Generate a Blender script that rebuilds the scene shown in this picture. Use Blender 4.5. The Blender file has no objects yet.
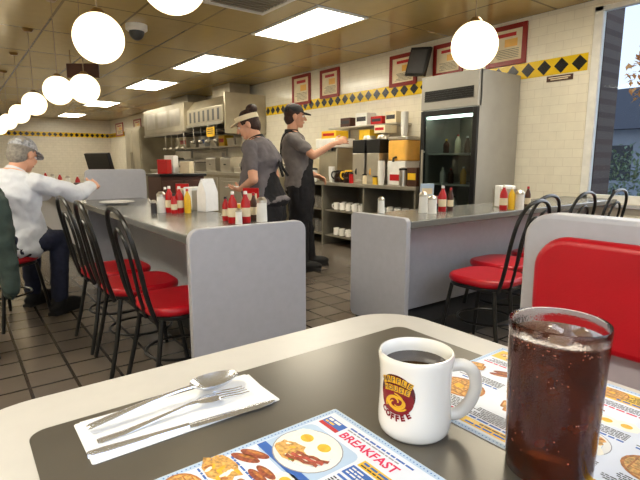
import bpy, bmesh, math, random
from mathutils import Vector, Matrix
random.seed(7)
C=bpy.context.scene; COL=C.collection; R=math.radians; PI=math.pi
V=Vector
# ------------------------------------------------------------------ camera frame
CAMH=1.09; FPX=482.0; PITCH=math.atan(79/482); YAW=R(37.1)
cp,sp=math.cos(PITCH),math.sin(PITCH); cy,sy=math.cos(YAW),math.sin(YAW)
def ray(px,py):
    x=(px-320)/FPX; y=(240-py)/FPX
    F=cp+y*sp; Z=y*cp-sp
    return V((F*sy+x*cy, F*cy-x*sy, Z))
def on_z(px,py,z):
    d=ray(px,py); t=(z-CAMH)/d.z; return V((d.x*t,d.y*t,z))
def on_x(px,py,X):
    d=ray(px,py); t=X/d.x; return V((X,d.y*t,CAMH+d.z*t))
cam=bpy.data.cameras.new('camera'); co=bpy.data.objects.new('camera',cam); COL.objects.link(co)
cam.sensor_width=36; cam.lens=36*FPX/640; cam.clip_start=.02
co.location=(0,0,CAMH); co.rotation_euler=(PI/2-PITCH,0,-YAW); C.camera=co
try:
    C.view_settings.view_transform='Standard'; C.view_settings.look='None'; C.view_settings.exposure=0
except Exception: pass
# ------------------------------------------------------------------ materials
def lin(c):
    o=[]
    for v in c[:3]:
        v/=255.0; o.append(v/12.92 if v<=.04045 else ((v+.055)/1.055)**2.4)
    return (*o,1)
def nt(name):
    m=bpy.data.materials.new(name); m.use_nodes=True; t=m.node_tree
    return m,t,t.nodes['Principled BSDF']
def mat(name,c,rough=.5,metal=0,var=.08,scale=12,bump=0,bscale=80,trans=0,ior=1.45,coat=0,emit=0,spec=.5,bdist=.01):
    m,t,b=nt(name); N=t.nodes; L=t.links; c=lin(c)
    tc=N.new('ShaderNodeTexCoord')
    n=N.new('ShaderNodeTexNoise'); n.inputs['Scale'].default_value=scale; n.inputs['Detail'].default_value=3
    L.new(tc.outputs['Object'],n.inputs['Vector'])
    r=N.new('ShaderNodeValToRGB'); L.new(n.outputs['Fac'],r.inputs['Fac'])
    r.color_ramp.elements[0].position=.3; r.color_ramp.elements[1].position=.7
    r.color_ramp.elements[0].color=(*[v*(1-var) for v in c[:3]],1)
    r.color_ramp.elements[1].color=(*[min(1,v*(1+var)) for v in c[:3]],1)
    L.new(r.outputs['Color'],b.inputs['Base Color'])
    b.inputs['Roughness'].default_value=rough; b.inputs['Metallic'].default_value=metal
    b.inputs['Transmission Weight'].default_value=trans; b.inputs['IOR'].default_value=ior
    b.inputs['Coat Weight'].default_value=coat; b.inputs['Specular IOR Level'].default_value=spec
    if emit:
        L.new(r.outputs['Color'],b.inputs['Emission Color']); b.inputs['Emission Strength'].default_value=emit
    if bump:
        n2=N.new('ShaderNodeTexNoise'); n2.inputs['Scale'].default_value=bscale
        L.new(tc.outputs['Object'],n2.inputs['Vector'])
        bp=N.new('ShaderNodeBump'); bp.inputs['Strength'].default_value=bump; bp.inputs['Distance'].default_value=bdist
        L.new(n2.outputs['Fac'],bp.inputs['Height']); L.new(bp.outputs['Normal'],b.inputs['Normal'])
    return m
def tilemat(name,c1,c2,mort,w,h,ms,axes='xy',shift=(0,0),rough=.3,off=0,bump=.3):
    m,t,b=nt(name); N=t.nodes; L=t.links
    tc=N.new('ShaderNodeTexCoord'); s=N.new('ShaderNodeSeparateXYZ'); k=N.new('ShaderNodeCombineXYZ')
    L.new(tc.outputs['Object'],s.inputs[0])
    for i,a in enumerate(axes):
        ad=N.new('ShaderNodeMath'); ad.operation='ADD'; ad.inputs[1].default_value=shift[i]+60*(w if i==0 else h)
        L.new(s.outputs['xyz'.index(a)],ad.inputs[0]); L.new(ad.outputs[0],k.inputs[i])
    br=N.new('ShaderNodeTexBrick'); br.offset=off; br.squash=1
    br.inputs['Color1'].default_value=lin(c1); br.inputs['Color2'].default_value=lin(c2); br.inputs['Mortar'].default_value=lin(mort)
    br.inputs['Scale'].default_value=1; br.inputs['Mortar Size'].default_value=ms; br.inputs['Brick Width'].default_value=w; br.inputs['Row Height'].default_value=h
    br.inputs['Mortar Smooth'].default_value=.1
    L.new(k.outputs[0],br.inputs['Vector'])
    n=N.new('ShaderNodeTexNoise'); n.inputs['Scale'].default_value=9; n.inputs['Detail'].default_value=5; L.new(tc.outputs['Object'],n.inputs['Vector'])
    hv=N.new('ShaderNodeHueSaturation'); mr=N.new('ShaderNodeMapRange'); mr.inputs['To Min'].default_value=.9; mr.inputs['To Max'].default_value=1.1
    L.new(n.outputs['Fac'],mr.inputs['Value']); L.new(mr.outputs[0],hv.inputs['Value']); L.new(br.outputs['Color'],hv.inputs['Color'])
    L.new(hv.outputs['Color'],b.inputs['Base Color'])
    b.inputs['Roughness'].default_value=rough
    bp=N.new('ShaderNodeBump'); bp.inputs['Strength'].default_value=bump; bp.inputs['Distance'].default_value=.004; bp.invert=True
    L.new(br.outputs['Fac'],bp.inputs['Height']); L.new(bp.outputs['Normal'],b.inputs['Normal'])
    return m
def diamondmat(name,axis,zc,p):
    m,t,b=nt(name); N=t.nodes; L=t.links
    tc=N.new('ShaderNodeTexCoord'); s=N.new('ShaderNodeSeparateXYZ'); L.new(tc.outputs['Object'],s.inputs[0])
    def M(op,a,bv=None):
        n=N.new('ShaderNodeMath'); n.operation=op
        for i,v in enumerate((a,bv)):
            if v is None: continue
            if isinstance(v,(int,float)): n.inputs[i].default_value=v
            else: L.new(v,n.inputs[i])
        return n.outputs[0]
    f=M('FRACT',M('DIVIDE',M('ADD',s.outputs['xyz'.index(axis)],20*p),p))
    a=M('MULTIPLY',M('ABSOLUTE',M('SUBTRACT',f,.5)),p)
    z=M('ABSOLUTE',M('SUBTRACT',s.outputs[2],zc))
    fac=M('LESS_THAN',M('ADD',a,z),p*.42)
    mx=N.new('ShaderNodeMix'); mx.data_type='RGBA'; mx.inputs[6].default_value=lin((226,188,20)); mx.inputs[7].default_value=lin((18,16,14))
    L.new(fac,mx.inputs[0]); L.new(mx.outputs[2],b.inputs['Base Color']); b.inputs['Roughness'].default_value=.25
    return m
M={}
M['steel']=mat('steel',(196,190,178),.28,.9,.1,5)
M['dsteel']=mat('dull_steel',(146,140,126),.4,.6,.12,4)
M['bsteel']=mat('warm_brushed_steel',(170,161,140),.36,.6,.14,3)
M['cutlery']=mat('cutlery_steel',(222,226,234),.2,.86,.04,20)
M['white']=mat('white_plastic',(230,228,222),.35)
M['paper']=mat('white_paper',(236,236,236),.8,0,.03,40,.35,30,bdist=.004)
M['gloss']=mat('glossy_menu_paper',(222,227,237),.38,0,.02,30)
M['black']=mat('black_paint',(18,18,19),.3)
M['rubber']=mat('black_rubber',(22,21,21),.7)
M['dgrey']=mat('dark_grey',(62,61,62),.5)
M['lam']=mat('grey_laminate',(174,174,181),.42,0,.03,30)
M['cooler']=mat('cooler_grey_steel',(160,156,148),.4,.2,.05,6)
M['tablam']=mat('cream_laminate',(194,190,183),.34,0,.02,30)
M['inlay']=mat('dark_brushed_inlay',(96,91,82),.28,.3,.12,6)
M['ctop']=mat('grey_counter_laminate',(108,108,105),.22,0,.06,60)
M['kick']=mat('black_kick',(20,19,18),.5)
M['red']=mat('red_vinyl',(178,12,30),.36,0,.06,9,.05,200)
M['redp']=mat('red_plastic',(180,18,22),.3)
M['redframe']=mat('red_frame',(140,28,20),.35)
M['brown']=mat('brown_wood',(74,42,28),.5,0,.2,6)
M['yellow']=mat('yellow_plastic',(230,184,40),.35)
M['orange']=mat('orange_plastic',(232,176,80),.3)
M['cream']=mat('cream_paper',(226,211,178),.6)
M['pink']=mat('magenta_print',(212,28,84),.5)
M['blue']=mat('blue_print',(52,98,176),.5)
M['lblue']=mat('pale_blue_print',(176,198,222),.5)
M['ink']=mat('black_ink',(52,50,54),.6)
M['grayink']=mat('grey_ink',(150,150,155),.6)
M['egg']=mat('egg_white_print',(246,240,222),.5,0,.05,180)
M['yolk']=mat('yolk_print',(240,176,50),.5,0,.2,150)
M['meat']=mat('sausage_print',(146,74,50),.5,0,.45,260)
M['bacon']=mat('bacon_print',(180,82,66),.5,0,.4,220)
M['hash']=mat('hash_print',(206,156,86),.5,0,.5,220)
M['toast']=mat('toast_print',(176,112,56),.5,0,.45,200)
M['lettuce']=mat('garnish_print',(96,140,60),.5,0,.4,200)
M['ceram']=mat('white_ceramic',(236,233,226),.12,0,.02,10,coat=.5)
M['coffee']=mat('coffee_liquid',(34,17,8),.06)
M['cola']=mat('cola_liquid',(90,37,17),.12,0,.4,26,trans=.42,ior=1.2)
M['bubble']=mat('cola_bubble',(178,128,104),.1)
M['ice']=mat('ice',(222,190,168),.08,0,.1,30,trans=.8,ior=1.31)
M['glass']=mat('clear_tumbler',(252,252,252),.02,0,0,10,.10,330,trans=1,ior=1.33,bdist=.003)
M['sugar']=mat('white_sugar',(236,234,228),.8)
M['logored']=mat('dark_red_glaze',(124,14,24),.2)
M['logodark']=mat('dark_emblem_glaze',(84,16,20),.2)
M['logoyel']=mat('yellow_glaze',(232,176,40),.2)
M['skin']=mat('skin',(214,160,132),.5,0,.06,14)
M['skin2']=mat('skin_tan',(204,150,120),.5,0,.06,14)
M['lip']=mat('lip_skin',(150,78,70),.5)
M['eyew']=mat('eye_white',(235,232,228),.2)
M['eyed']=mat('eye_iris',(46,30,22),.2)
M['hairb']=mat('dark_brown_hair',(54,32,24),.6,0,.35,60,.5,150)
M['hairg']=mat('grey_hair',(140,134,126),.7,0,.3,60,.5,150)
M['shirtg']=mat('charcoal_shirt',(104,98,101),.85,0,.12,14,.5,26)
M['shirtg2']=mat('grey_shirt',(114,108,106),.85,0,.12,14,.5,26)
M['shirtw']=mat('white_cotton',(212,216,226),.85,0,.07,8,.7,15)
M['jean']=mat('dark_denim',(34,38,58),.85,0,.2,30,.4,30)
M['blackcl']=mat('black_cloth',(26,24,27),.85,0,.2,20,.4,30)
M['green']=mat('dark_green_cloth',(52,66,62),.85,0,.2,14,.6,25)
M['capcl']=mat('speckled_cap',(158,160,166),.8,0,.65,55)
M['globe']=mat('glowing_opal_glass',(255,236,196),.3,0,.01,3,emit=2.2)
M['panel']=mat('glowing_diffuser',(255,245,222),.4,0,.01,3,emit=22)
M['brass']=mat('aged_brass',(140,110,64),.4,.8)
M['cord']=mat('bronze_cord',(128,106,70),.5)
M['leaf']=mat('dull_green_leaf',(120,132,104),.6,0,.45,6)
M['lit_leaf']=mat('sunset_lit_leaf',(226,160,90),.6,0,.3,30)  # autumn leaf tone with yellow sunset light mixed into the colour
M['bark']=mat('bark',(70,56,44),.8)
M['siding']=mat('grey_siding',(150,152,158),.8,0,.08,3)
M['roofm']=mat('dark_shingles',(74,72,78),.85,0,.2,20)
def clear(name,tint,gl):
    m,t,b=nt(name); N=t.nodes; L=t.links
    tr=N.new('ShaderNodeBsdfTransparent'); tr.inputs[0].default_value=(*tint,1)
    gs=N.new('ShaderNodeBsdfGlossy'); gs.inputs['Roughness'].default_value=.03
    fr=N.new('ShaderNodeFresnel'); fr.inputs[0].default_value=gl
    mx=N.new('ShaderNodeMixShader'); L.new(fr.outputs[0],mx.inputs[0]); L.new(tr.outputs[0],mx.inputs[1]); L.new(gs.outputs[0],mx.inputs[2])
    L.new(mx.outputs[0],N['Material Output'].inputs[0]); return m
M['pane']=clear('window_glass',(.96,.99,1),1.12)
M['door_glass']=clear('cooler_door_glass',(.68,.73,.71),1.36)
M['floor']=tilemat('brown_quarry_tile',(114,104,94),(100,91,83),(48,43,38),.2,.2,.008,'xy',rough=.22,bump=.5)
M['ceil']=tilemat('tan_ceiling_tile',(182,157,95),(174,149,89),(120,102,60),.6,1.2,.012,'xy',(.3,0),rough=.2,bump=.4)
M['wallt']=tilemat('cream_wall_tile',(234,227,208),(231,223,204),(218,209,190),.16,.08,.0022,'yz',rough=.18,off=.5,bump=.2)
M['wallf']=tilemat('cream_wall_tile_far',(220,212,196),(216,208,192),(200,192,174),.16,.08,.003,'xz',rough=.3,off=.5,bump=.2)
M['brick']=tilemat('outdoor_brick',(88,66,56),(78,60,52),(96,80,70),.2,.07,.006,'yz',rough=.8,off=.5)
M['band_y']=diamondmat('diamond_band_side','y',1.945,.16)
M['band_x']=diamondmat('diamond_band_far','x',1.945,.16)
M['asph']=mat('outdoor_paving',(160,162,166),.9,0,.15,3)
CLOUD=bpy.data.textures.new('cloth_folds','CLOUDS'); CLOUD.noise_scale=.075; CLOUD.noise_depth=1
# ------------------------------------------------------------------ mesh builder
def rr(x0,y0,x1,y1,r,n=6):
    o=[]
    for cx_,cy_,a0 in ((x1-r,y1-r,0),(x0+r,y1-r,90),(x0+r,y0+r,180),(x1-r,y0+r,270)):
        for i in range(n+1):
            a=R(a0+90*i/n); o.append((cx_+r*math.cos(a),cy_+r*math.sin(a)))
    return o
def spline(pts,n=6):
    P=[V(p) for p in pts]; o=[]
    for i in range(len(P)-1):
        p0=P[max(i-1,0)];p1=P[i];p2=P[i+1];p3=P[min(i+2,len(P)-1)]
        for k in range(n):
            t=k/n
            o.append(.5*((2*p1)+(p2-p0)*t+(2*p0-5*p1+4*p2-p3)*t*t+(3*p1-p0-3*p2+p3)*t**3))
    o.append(P[-1]); return o
class MB:
    def __init__(s): s.bm=bmesh.new()
    def _mi(s,n0,mi):
        if mi:
            s.bm.faces.ensure_lookup_table()
            for i in range(n0,len(s.bm.faces)): s.bm.faces[i].material_index=mi
    def rings(s,rings,mi=0,cap=True,close=False):
        n0=len(s.bm.faces); vr=[]
        for r in rings:
            vr.append([s.bm.verts.new(p) for p in r])
        pairs=list(zip(vr[:-1],vr[1:]))
        if close: pairs.append((vr[-1],vr[0]))
        for a,b in pairs:
            if len(a)==1 and len(b)==1: continue
            n=max(len(a),len(b))
            for i in range(n):
                j=(i+1)%n
                if len(a)==1: s.bm.faces.new((a[0],b[j],b[i]))
                elif len(b)==1: s.bm.faces.new((a[i],a[j],b[0]))
                else: s.bm.faces.new((a[i],a[j],b[j],b[i]))
        if cap and not close:
            for q in (vr[0],vr[-1]):
                if len(q)>2: s.bm.faces.new(q)
        s._mi(n0,mi); return s
    def box(s,a,b,mi=0,rot=None,piv=None):
        n0=len(s.bm.faces)
        vs=[V((x,y,z)) for x in (a[0],b[0]) for y in (a[1],b[1]) for z in (a[2],b[2])]
        if rot is not None:
            pv=V(piv) if piv is not None else (V(a)+V(b))/2
            vs=[rot@(v-pv)+pv for v in vs]
        v=[s.bm.verts.new(p) for p in vs]
        for f in ((0,1,3,2),(4,6,7,5),(0,4,5,1),(2,3,7,6),(0,2,6,4),(1,5,7,3)): s.bm.faces.new([v[i] for i in f])
        s._mi(n0,mi); return s
    def prism(s,pts,h0,h1,ax='z',mi=0):
        f={'z':lambda a,b,h:V((a,b,h)),'x':lambda a,b,h:V((h,a,b)),'y':lambda a,b,h:V((a,h,b))}[ax]
        return s.rings([[f(a,b,h0) for a,b in pts],[f(a,b,h1) for a,b in pts]],mi)
    def lathe(s,prof,c=(0,0,0),seg=24,mi=0,Mx=None):
        c=V(c); rg=[]
        for r,z in prof:
            if r<1e-6: q=[V((0,0,z))]
            else: q=[V((r*math.cos(2*PI*i/seg),r*math.sin(2*PI*i/seg),z)) for i in range(seg)]
            if Mx is not None: q=[Mx@p for p in q]
            rg.append([p+c for p in q])
        return s.rings(rg,mi)
    def ell(s,c,r,Mx=None,mi=0,seg=16,st=10):
        c=V(c); rg=[]
        for k in range(st+1):
            a=-PI/2+PI*k/st; rad=math.cos(a); z=math.sin(a)
            q=[V((0,0,r[2]*z))] if k in (0,st) else [V((r[0]*rad*math.cos(2*PI*i/seg),r[1]*rad*math.sin(2*PI*i/seg),r[2]*z)) for i in range(seg)]
            if Mx is not None: q=[Mx@p for p in q]
            rg.append([p+c for p in q])
        return s.rings(rg,mi)
    def tube(s,pts,r,seg=8,mi=0,close=False):
        P=[V(p) for p in pts]; n=len(P); rad=r if isinstance(r,(list,tuple)) else [r]*n
        rg=[]; prev=None
        for i in range(n):
            if close: t=P[(i+1)%n]-P[i-1]
            else: t=P[min(i+1,n-1)]-P[max(i-1,0)]
            t.normalize()
            if prev is None:
                u=V((0,0,1)) if abs(t.z)<.9 else V((1,0,0)); u=(u-t*u.dot(t)).normalized()
            else: u=(prev-t*prev.dot(t)).normalized()
            prev=u; w=t.cross(u)
            rg.append([P[i]+(u*math.cos(2*PI*k/seg)+w*math.sin(2*PI*k/seg))*rad[i] for k in range(seg)])
        return s.rings(rg,mi,close=close)
    def cap(s,p0,p1,r0,r1,seg=12):
        p0=V(p0);p1=V(p1);d=(p1-p0)
        if d.length<1e-5: return s.ell(p0,(r0,r0,r0))
        d.normalize(); u=V((0,0,1)) if abs(d.z)<.9 else V((1,0,0)); u=(u-d*u.dot(d)).normalized(); w=d.cross(u); rg=[]
        for c,r,an in ((p0,r0,(-90,-60,-30,0)),(p1,r1,(0,30,60,90))):
            for a in an:
                a=R(a)
                if abs(abs(a)-PI/2)<.01: rg.append([c+d*r*math.sin(a)])
                else: rg.append([c+d*r*math.sin(a)+(u*math.cos(2*PI*k/seg)+w*math.sin(2*PI*k/seg))*r*math.cos(a) for k in range(seg)])
        return s.rings(rg)
    def loft(s,secs,T,seg=24):
        rg=[]
        for (cx_,cy_,z,rx,ry) in secs:
            rg.append([T@V((cx_+rx*math.cos(2*PI*k/seg),cy_+ry*math.sin(2*PI*k/seg),z)) for k in range(seg)])
        return s.rings(rg)
    def poly(s,vf,fn,mi=0):
        n0=len(s.bm.faces); vs,fs=vf
        v=[s.bm.verts.new(fn(p)) for p in vs]
        for f in fs:
            try: s.bm.faces.new([v[i] for i in f])
            except ValueError: pass
        s._mi(n0,mi); return s
    def build(s,name,mats,parent=None,bevel=0,smooth=35,norm=True):
        if norm: bmesh.ops.recalc_face_normals(s.bm,faces=s.bm.faces[:])
        me=bpy.data.meshes.new(name); s.bm.to_mesh(me); s.bm.free()
        return link(me,name,mats,parent,bevel,smooth)
    def remesh(s,name,mats,parent,voxel,it=3,fold=0):
        bmesh.ops.recalc_face_normals(s.bm,faces=s.bm.faces[:])
        me=bpy.data.meshes.new('tmp'); s.bm.to_mesh(me); s.bm.free()
        o=bpy.data.objects.new('tmp',me); COL.objects.link(o)
        m=o.modifiers.new('r','REMESH'); m.mode='VOXEL'; m.voxel_size=voxel
        m=o.modifiers.new('s','SMOOTH'); m.factor=.5; m.iterations=it
        if fold:
            m=o.modifiers.new('d','DISPLACE'); m.texture=CLOUD; m.strength=fold; m.mid_level=.4; m.texture_coords='LOCAL'
        dg=bpy.context.evaluated_depsgraph_get(); me2=bpy.data.meshes.new_from_object(o.evaluated_get(dg))
        bpy.data.objects.remove(o); bpy.data.meshes.remove(me); me2.name=name; me2.materials.clear()
        return link(me2,name,mats,parent,0,180)
def link(me,name,mats,parent,bevel,smooth):
    if not isinstance(mats,(list,tuple)): mats=[mats]
    for m in mats: me.materials.append(M[m] if isinstance(m,str) else m)
    if smooth:
        me.polygons.foreach_set('use_smooth',[True]*len(me.polygons))
        if smooth<180: me.set_sharp_from_angle(angle=R(smooth))
    o=bpy.data.objects.new(name,me); COL.objects.link(o)
    if parent: o.parent=parent
    if bevel:
        b=o.modifiers.new('bevel','BEVEL'); b.width=bevel; b.segments=3; b.limit_method='ANGLE'; b.angle_limit=R(40)
    return o
def text(s,size,bold=0):
    cu=bpy.data.curves.new('t','FONT'); cu.body=s; cu.size=size; cu.align_x='CENTER'; cu.align_y='CENTER'; cu.resolution_u=2; cu.offset=bold
    o=bpy.data.objects.new('t',cu); COL.objects.link(o); dg=bpy.context.evaluated_depsgraph_get()
    me=bpy.data.meshes.new_from_object(o.evaluated_get(dg))
    r=([v.co.copy() for v in me.vertices],[tuple(p.vertices) for p in me.polygons])
    bpy.data.objects.remove(o); bpy.data.curves.remove(cu); bpy.data.meshes.remove(me); return r
def disc(r,ry=None,n=20,rings=1):
    ry=ry or r; vs=[V((0,0,0))]; fs=[]
    for k in range(1,rings+1):
        vs+=[V((r*k/rings*math.cos(2*PI*i/n),ry*k/rings*math.sin(2*PI*i/n),0)) for i in range(n)]
    for i in range(n):
        fs.append((0,1+i,1+(i+1)%n))
        for k in range(rings-1):
            a=1+k*n; fs.append((a+i,a+n+i,a+n+(i+1)%n,a+(i+1)%n))
    return vs,fs
def rect(w,h): return [V((-w/2,-h/2,0)),V((w/2,-h/2,0)),V((w/2,h/2,0)),V((-w/2,h/2,0))],[(0,1,2,3)]
def tag(o,label,cat,group=None):
    o['label']=label; o['category']=cat
    if group: o['group']=group
    return o
def thing(name,label,cat,loc=(0,0,0),rz=0,group=None):
    o=bpy.data.objects.new(name,None); COL.objects.link(o); o.empty_display_size=.1
    o.location=loc; o.rotation_euler=(0,0,rz); return tag(o,label,cat,group)
def struct(o): o['kind']='structure'; return o
def dup(o,loc=None,rz=None,label=None,parent=None):
    c=o.copy(); COL.objects.link(c)
    if parent: c.parent=parent
    if loc is not None: c.location=loc
    if rz is not None: c.rotation_euler=(0,0,rz)
    if label: c['label']=label
    for ch in [x for x in bpy.data.objects if x.parent==o]: dup(ch,parent=c)
    return c
# ================================================================== setting
XW=4.5; YF=18.0; XL=-2.2; YN=-.5; HC=2.44
struct(MB().box((XL,YN,-.1),(XW,YF,0)).build('floor','floor',smooth=0))
struct(MB().box((XL,YN,HC),(XW,YF,HC+.1)).build('ceiling','ceil',smooth=0))
WY0,WY1,WZ0,WZ1=-.3,2.07,.73,2.38
w=MB().box((XW,WY1,-.1),(XW+.14,YF,HC+.1)).box((XW,YN,-.1),(XW+.14,WY0,HC+.1)).box((XW,WY0,-.1),(XW+.14,WY1,WZ0)).box((XW,WY0,WZ1),(XW+.14,WY1,HC+.1))
struct(w.build('wall_right','wallt',smooth=0))
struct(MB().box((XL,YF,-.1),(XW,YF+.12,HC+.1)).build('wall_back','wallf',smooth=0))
struct(MB().box((XL-.12,YN,-.1),(XL,YF,HC+.1)).build('wall_left','wallt',smooth=0))
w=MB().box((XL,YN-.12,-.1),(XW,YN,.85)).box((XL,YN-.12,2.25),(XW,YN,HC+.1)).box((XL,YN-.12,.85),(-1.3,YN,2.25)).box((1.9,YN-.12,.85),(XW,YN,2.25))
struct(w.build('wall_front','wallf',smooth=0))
def window(name,ax,a0,a1,z0,z1,d,mull,t=.045):
    o=bpy.data.objects.new(name,None); COL.objects.link(o); struct(o)
    P=(lambda a,dd,z:(dd,a,z)) if ax=='y' else (lambda a,dd,z:(a,dd,z))
    f=MB()
    def bx(p,q):
        f.box(tuple(min(x,y) for x,y in zip(p,q)),tuple(max(x,y) for x,y in zip(p,q)))
    bx(P(a0,d,z0),P(a0+t,d+.06,z1)); bx(P(a1-t,d,z0),P(a1,d+.06,z1)); bx(P(a0,d,z0),P(a1,d+.06,z0+t)); bx(P(a0,d,z1-.04),P(a1,d+.06,z1))
    for m_ in mull: bx(P(m_-t/2,d,z0),P(m_+t/2,d+.06,z1))
    f.build('window_frame','white',o,.004)
    g=MB()
    g.box(*[tuple(f2(x,y) for x,y in zip(P(a0,d+.025,z0),P(a1,d+.03,z1))) for f2 in (min,max)])
    g.build('window_pane','pane',o,smooth=0)
    return o
window('window_1','y',WY0,WY1,WZ0,WZ1,XW+.005,(.8,),.07)
window('window_2','x',-1.3,1.9,.85,2.25,YN-.09,(.3,))
struct(MB().box((XW-.008,WY1+.02,1.872),(XW-.001,7.5,2.018)).build('trim_1','band_y',smooth=0))
struct(MB().box((XW-.008,11.6,1.872),(XW-.001,YF,2.018)).build('trim_2','band_y',smooth=0))
struct(MB().box((XL,YF-.008,1.872),(XW-.01,YF-.001,2.018)).build('trim_3','band_x',smooth=0))
struct(MB().box((XW-.05,WY0-.02,WZ0-.035),(XW+.0,WY1+.02,WZ0-.003)).build('trim_4','lam',bevel=.005))
struct(MB().box((XW-.015,WY1+.02,0),(XW-.001,YF,.1)).build('baseboard_right','kick',smooth=0))
struct(MB().box((-12,-14,-.2),(30,26,-.11)).build('ground','asph',smooth=0))
tag(MB().box((5.5,2.40,-.11),(5.9,2.95,3.2)).build('brick_pillar','brick',smooth=0),'dark brown brick wall pier standing just outside the right window','pillar')
t=thing('house','grey building with a dark roof far outside the right window','building',(16,5.6,-.11))
MB().box((-2,-3.5,0),(2,3.5,2.0)).build('wall','siding',t,smooth=0); MB().prism([(-2.4,2.0),(2.4,2.0),(0,3.3)],-3.8,3.8,'y').build('roof','roofm',t,smooth=0)
for y in (-2.0,.0,1.8): MB().box((-2.02,y-.4,.7),(-2.001,y+.4,1.6)).build('window','dgrey',t,smooth=0)
def bush(name,label,cat,loc,r,z0,zc,m,n,ls):
    t=thing(name,label,cat,loc); f=MB()
    for i in range(n):
        a=random.uniform(0,2*PI); u=random.uniform(-1,1); q=random.uniform(.45,1)
        p=V((r[0]*q*math.sqrt(1-u*u)*math.cos(a),r[1]*q*math.sqrt(1-u*u)*math.sin(a),zc+r[2]*q*u))
        Mx=Matrix.Rotation(random.uniform(0,6),3,'Z')@Matrix.Rotation(random.uniform(-1.2,1.2),3,'X')
        f.poly(([V((0,-ls,0)),V((ls*.45,0,.01)),V((0,ls,0)),V((-ls*.45,0,.01))],[(0,1,2,3)]),lambda v:Mx@v+p)
    f.build('foliage',m,t,norm=False,smooth=0)
    MB().tube([(0,0,z0),(.02,0,zc*.6),(0,.02,zc)],[.04,.03,.015]).build('stem','bark',t)
bush('shrub','dull green leafy shrub growing outside the right window','shrub',(6.6,2.6,-.11),(.45,.55,.6),0,.85,'leaf',900,.04)
bush('tree','small tree with leaves coloured sunset-lit yellow, seen at the right edge of the window','tree',(8.6,2.75,-.11),(.7,.6,.6),0,2.5,'lit_leaf',700,.07)
# ================================================================== ceiling fixtures
def ceil_light(x,y,label):
    t=thing('ceiling_light',label,'ceiling light',(x,y,HC),0,'fluorescent ceiling panels')
    f=MB()
    for a,b in (((-.3,-.6),(-.27,.6)),((.27,-.6),(.3,.6)),((-.27,-.6),(.27,-.57)),((-.27,.57),(.27,.6))): f.box((*a,-.016),(*b,-.0005))
    f.build('frame','white',t,.002)
    MB().box((-.268,-.568,-.011),(.268,.568,-.001)).build('diffuser','panel',t,smooth=0); return t
cl=ceil_light(3.0,4.2,'large bright ceiling light panel nearest the camera, above the two staff')
for i,(x,y) in enumerate(((3,6.6),(3,9.0),(3,12.6),(3,16.2),(3,1.6),(-.7,1.0),(-.7,3.6),(-.7,7.2),(-.7,11),(-.7,15))):
    dup(cl,(x,y,HC),0,['second bright ceiling light panel from the camera, over the grill line','third ceiling light panel from the camera in the row along the kitchen','fourth ceiling light panel from the camera, small in the distance','farthest ceiling light panel of the kitchen row, near the back wall','ceiling light panel over the right counter, above the picture','ceiling light panel over the photographer booth','ceiling light panel over the second booth','ceiling light panel over the middle booths','ceiling light panel over the far booths','ceiling light panel over the last booth'][i])
def pendant(x,y,label,z=1.68):
    t=thing('pendant_lamp',label,'lamp',(x,y,HC),0,'opal globe pendant lamps'); d=z-HC
    MB().ell((0,0,d),(.12,.12,.12),seg=32,st=20).build('globe','globe',t,smooth=180)
    MB().lathe([(0,d+.138),(.022,d+.138),(.034,d+.125),(.04,d+.11),(0,d+.106)],seg=20).build('fitter','brass',t)
    MB().tube([(0,0,d+.132),(0,0,-.02)],.0034).build('cord','cord',t)
    MB().lathe([(0,-.03),(.035,-.028),(.055,-.001),(0,-.001)],seg=20).build('ceiling_cup','brass',t); return t
pendant(.70,1.80,'white globe lamp cut by the top edge of the photo',1.735)
pd=pendant(.645,2.67,'large white globe lamp above the empty counter chairs',1.69)
for x,y,l in ((.96,4.56,'white globe lamp just right of the left row, below the hanging sign'),(.80,4.8,'white globe lamp third along the left row, above the seated man'),(.77,6.05,'white globe lamp fourth along the left row'),(.77,7.45,'white globe lamp fifth along the left row'),(.77,9.0,'small white globe lamp sixth along the left row'),(.78,10.8,'tiny white globe lamp farthest along the left row'),(2.26,1.64,'white globe lamp on its own above the right counter')):
    dup(pd,(x,y,HC),0,l)
t=thing('dome_camera','small dome camera on the ceiling between lamp and light panels','camera',(1.62,5.2,HC))
MB().lathe([(0,-.001),(.105,-.001),(.105,-.05),(.085,-.065),(0,-.065)]).build('housing','white',t)
MB().ell((0,0,-.065),(.075,.075,.085)).build('dome','dgrey',t,smooth=180)
t=thing('ceiling_vent','louvred square air vent in the ceiling beside the nearest light panel','vent',(2.15,3.82,HC))
f=MB()
for a,b in (((-.3,-.3),(-.26,.3)),((.26,-.3),(.3,.3)),((-.26,-.3),(.26,-.26)),((-.26,.26),(.26,.3))): f.box((*a,-.014),(*b,-.001))
f.build('frame','white',t)
f=MB()
for i in range(9): f.box((-.25,-.24+i*.055,-.012),(.25,-.215+i*.055,-.002))
f.build('louvres','dsteel',t)
t=thing('hanging_sign','small brown sign hanging from the ceiling behind the left globe lamps','sign',(1.42,6.75,HC),R(-37))
MB().box((-.2,-.012,-.33),(.2,.012,-.16)).build('sign_panel','brown',t,.004)
for s_ in (-.15,.15): MB().tube([(s_,0,-.16),(s_,0,-.001)],.006).build('rod','brass',t)
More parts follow.
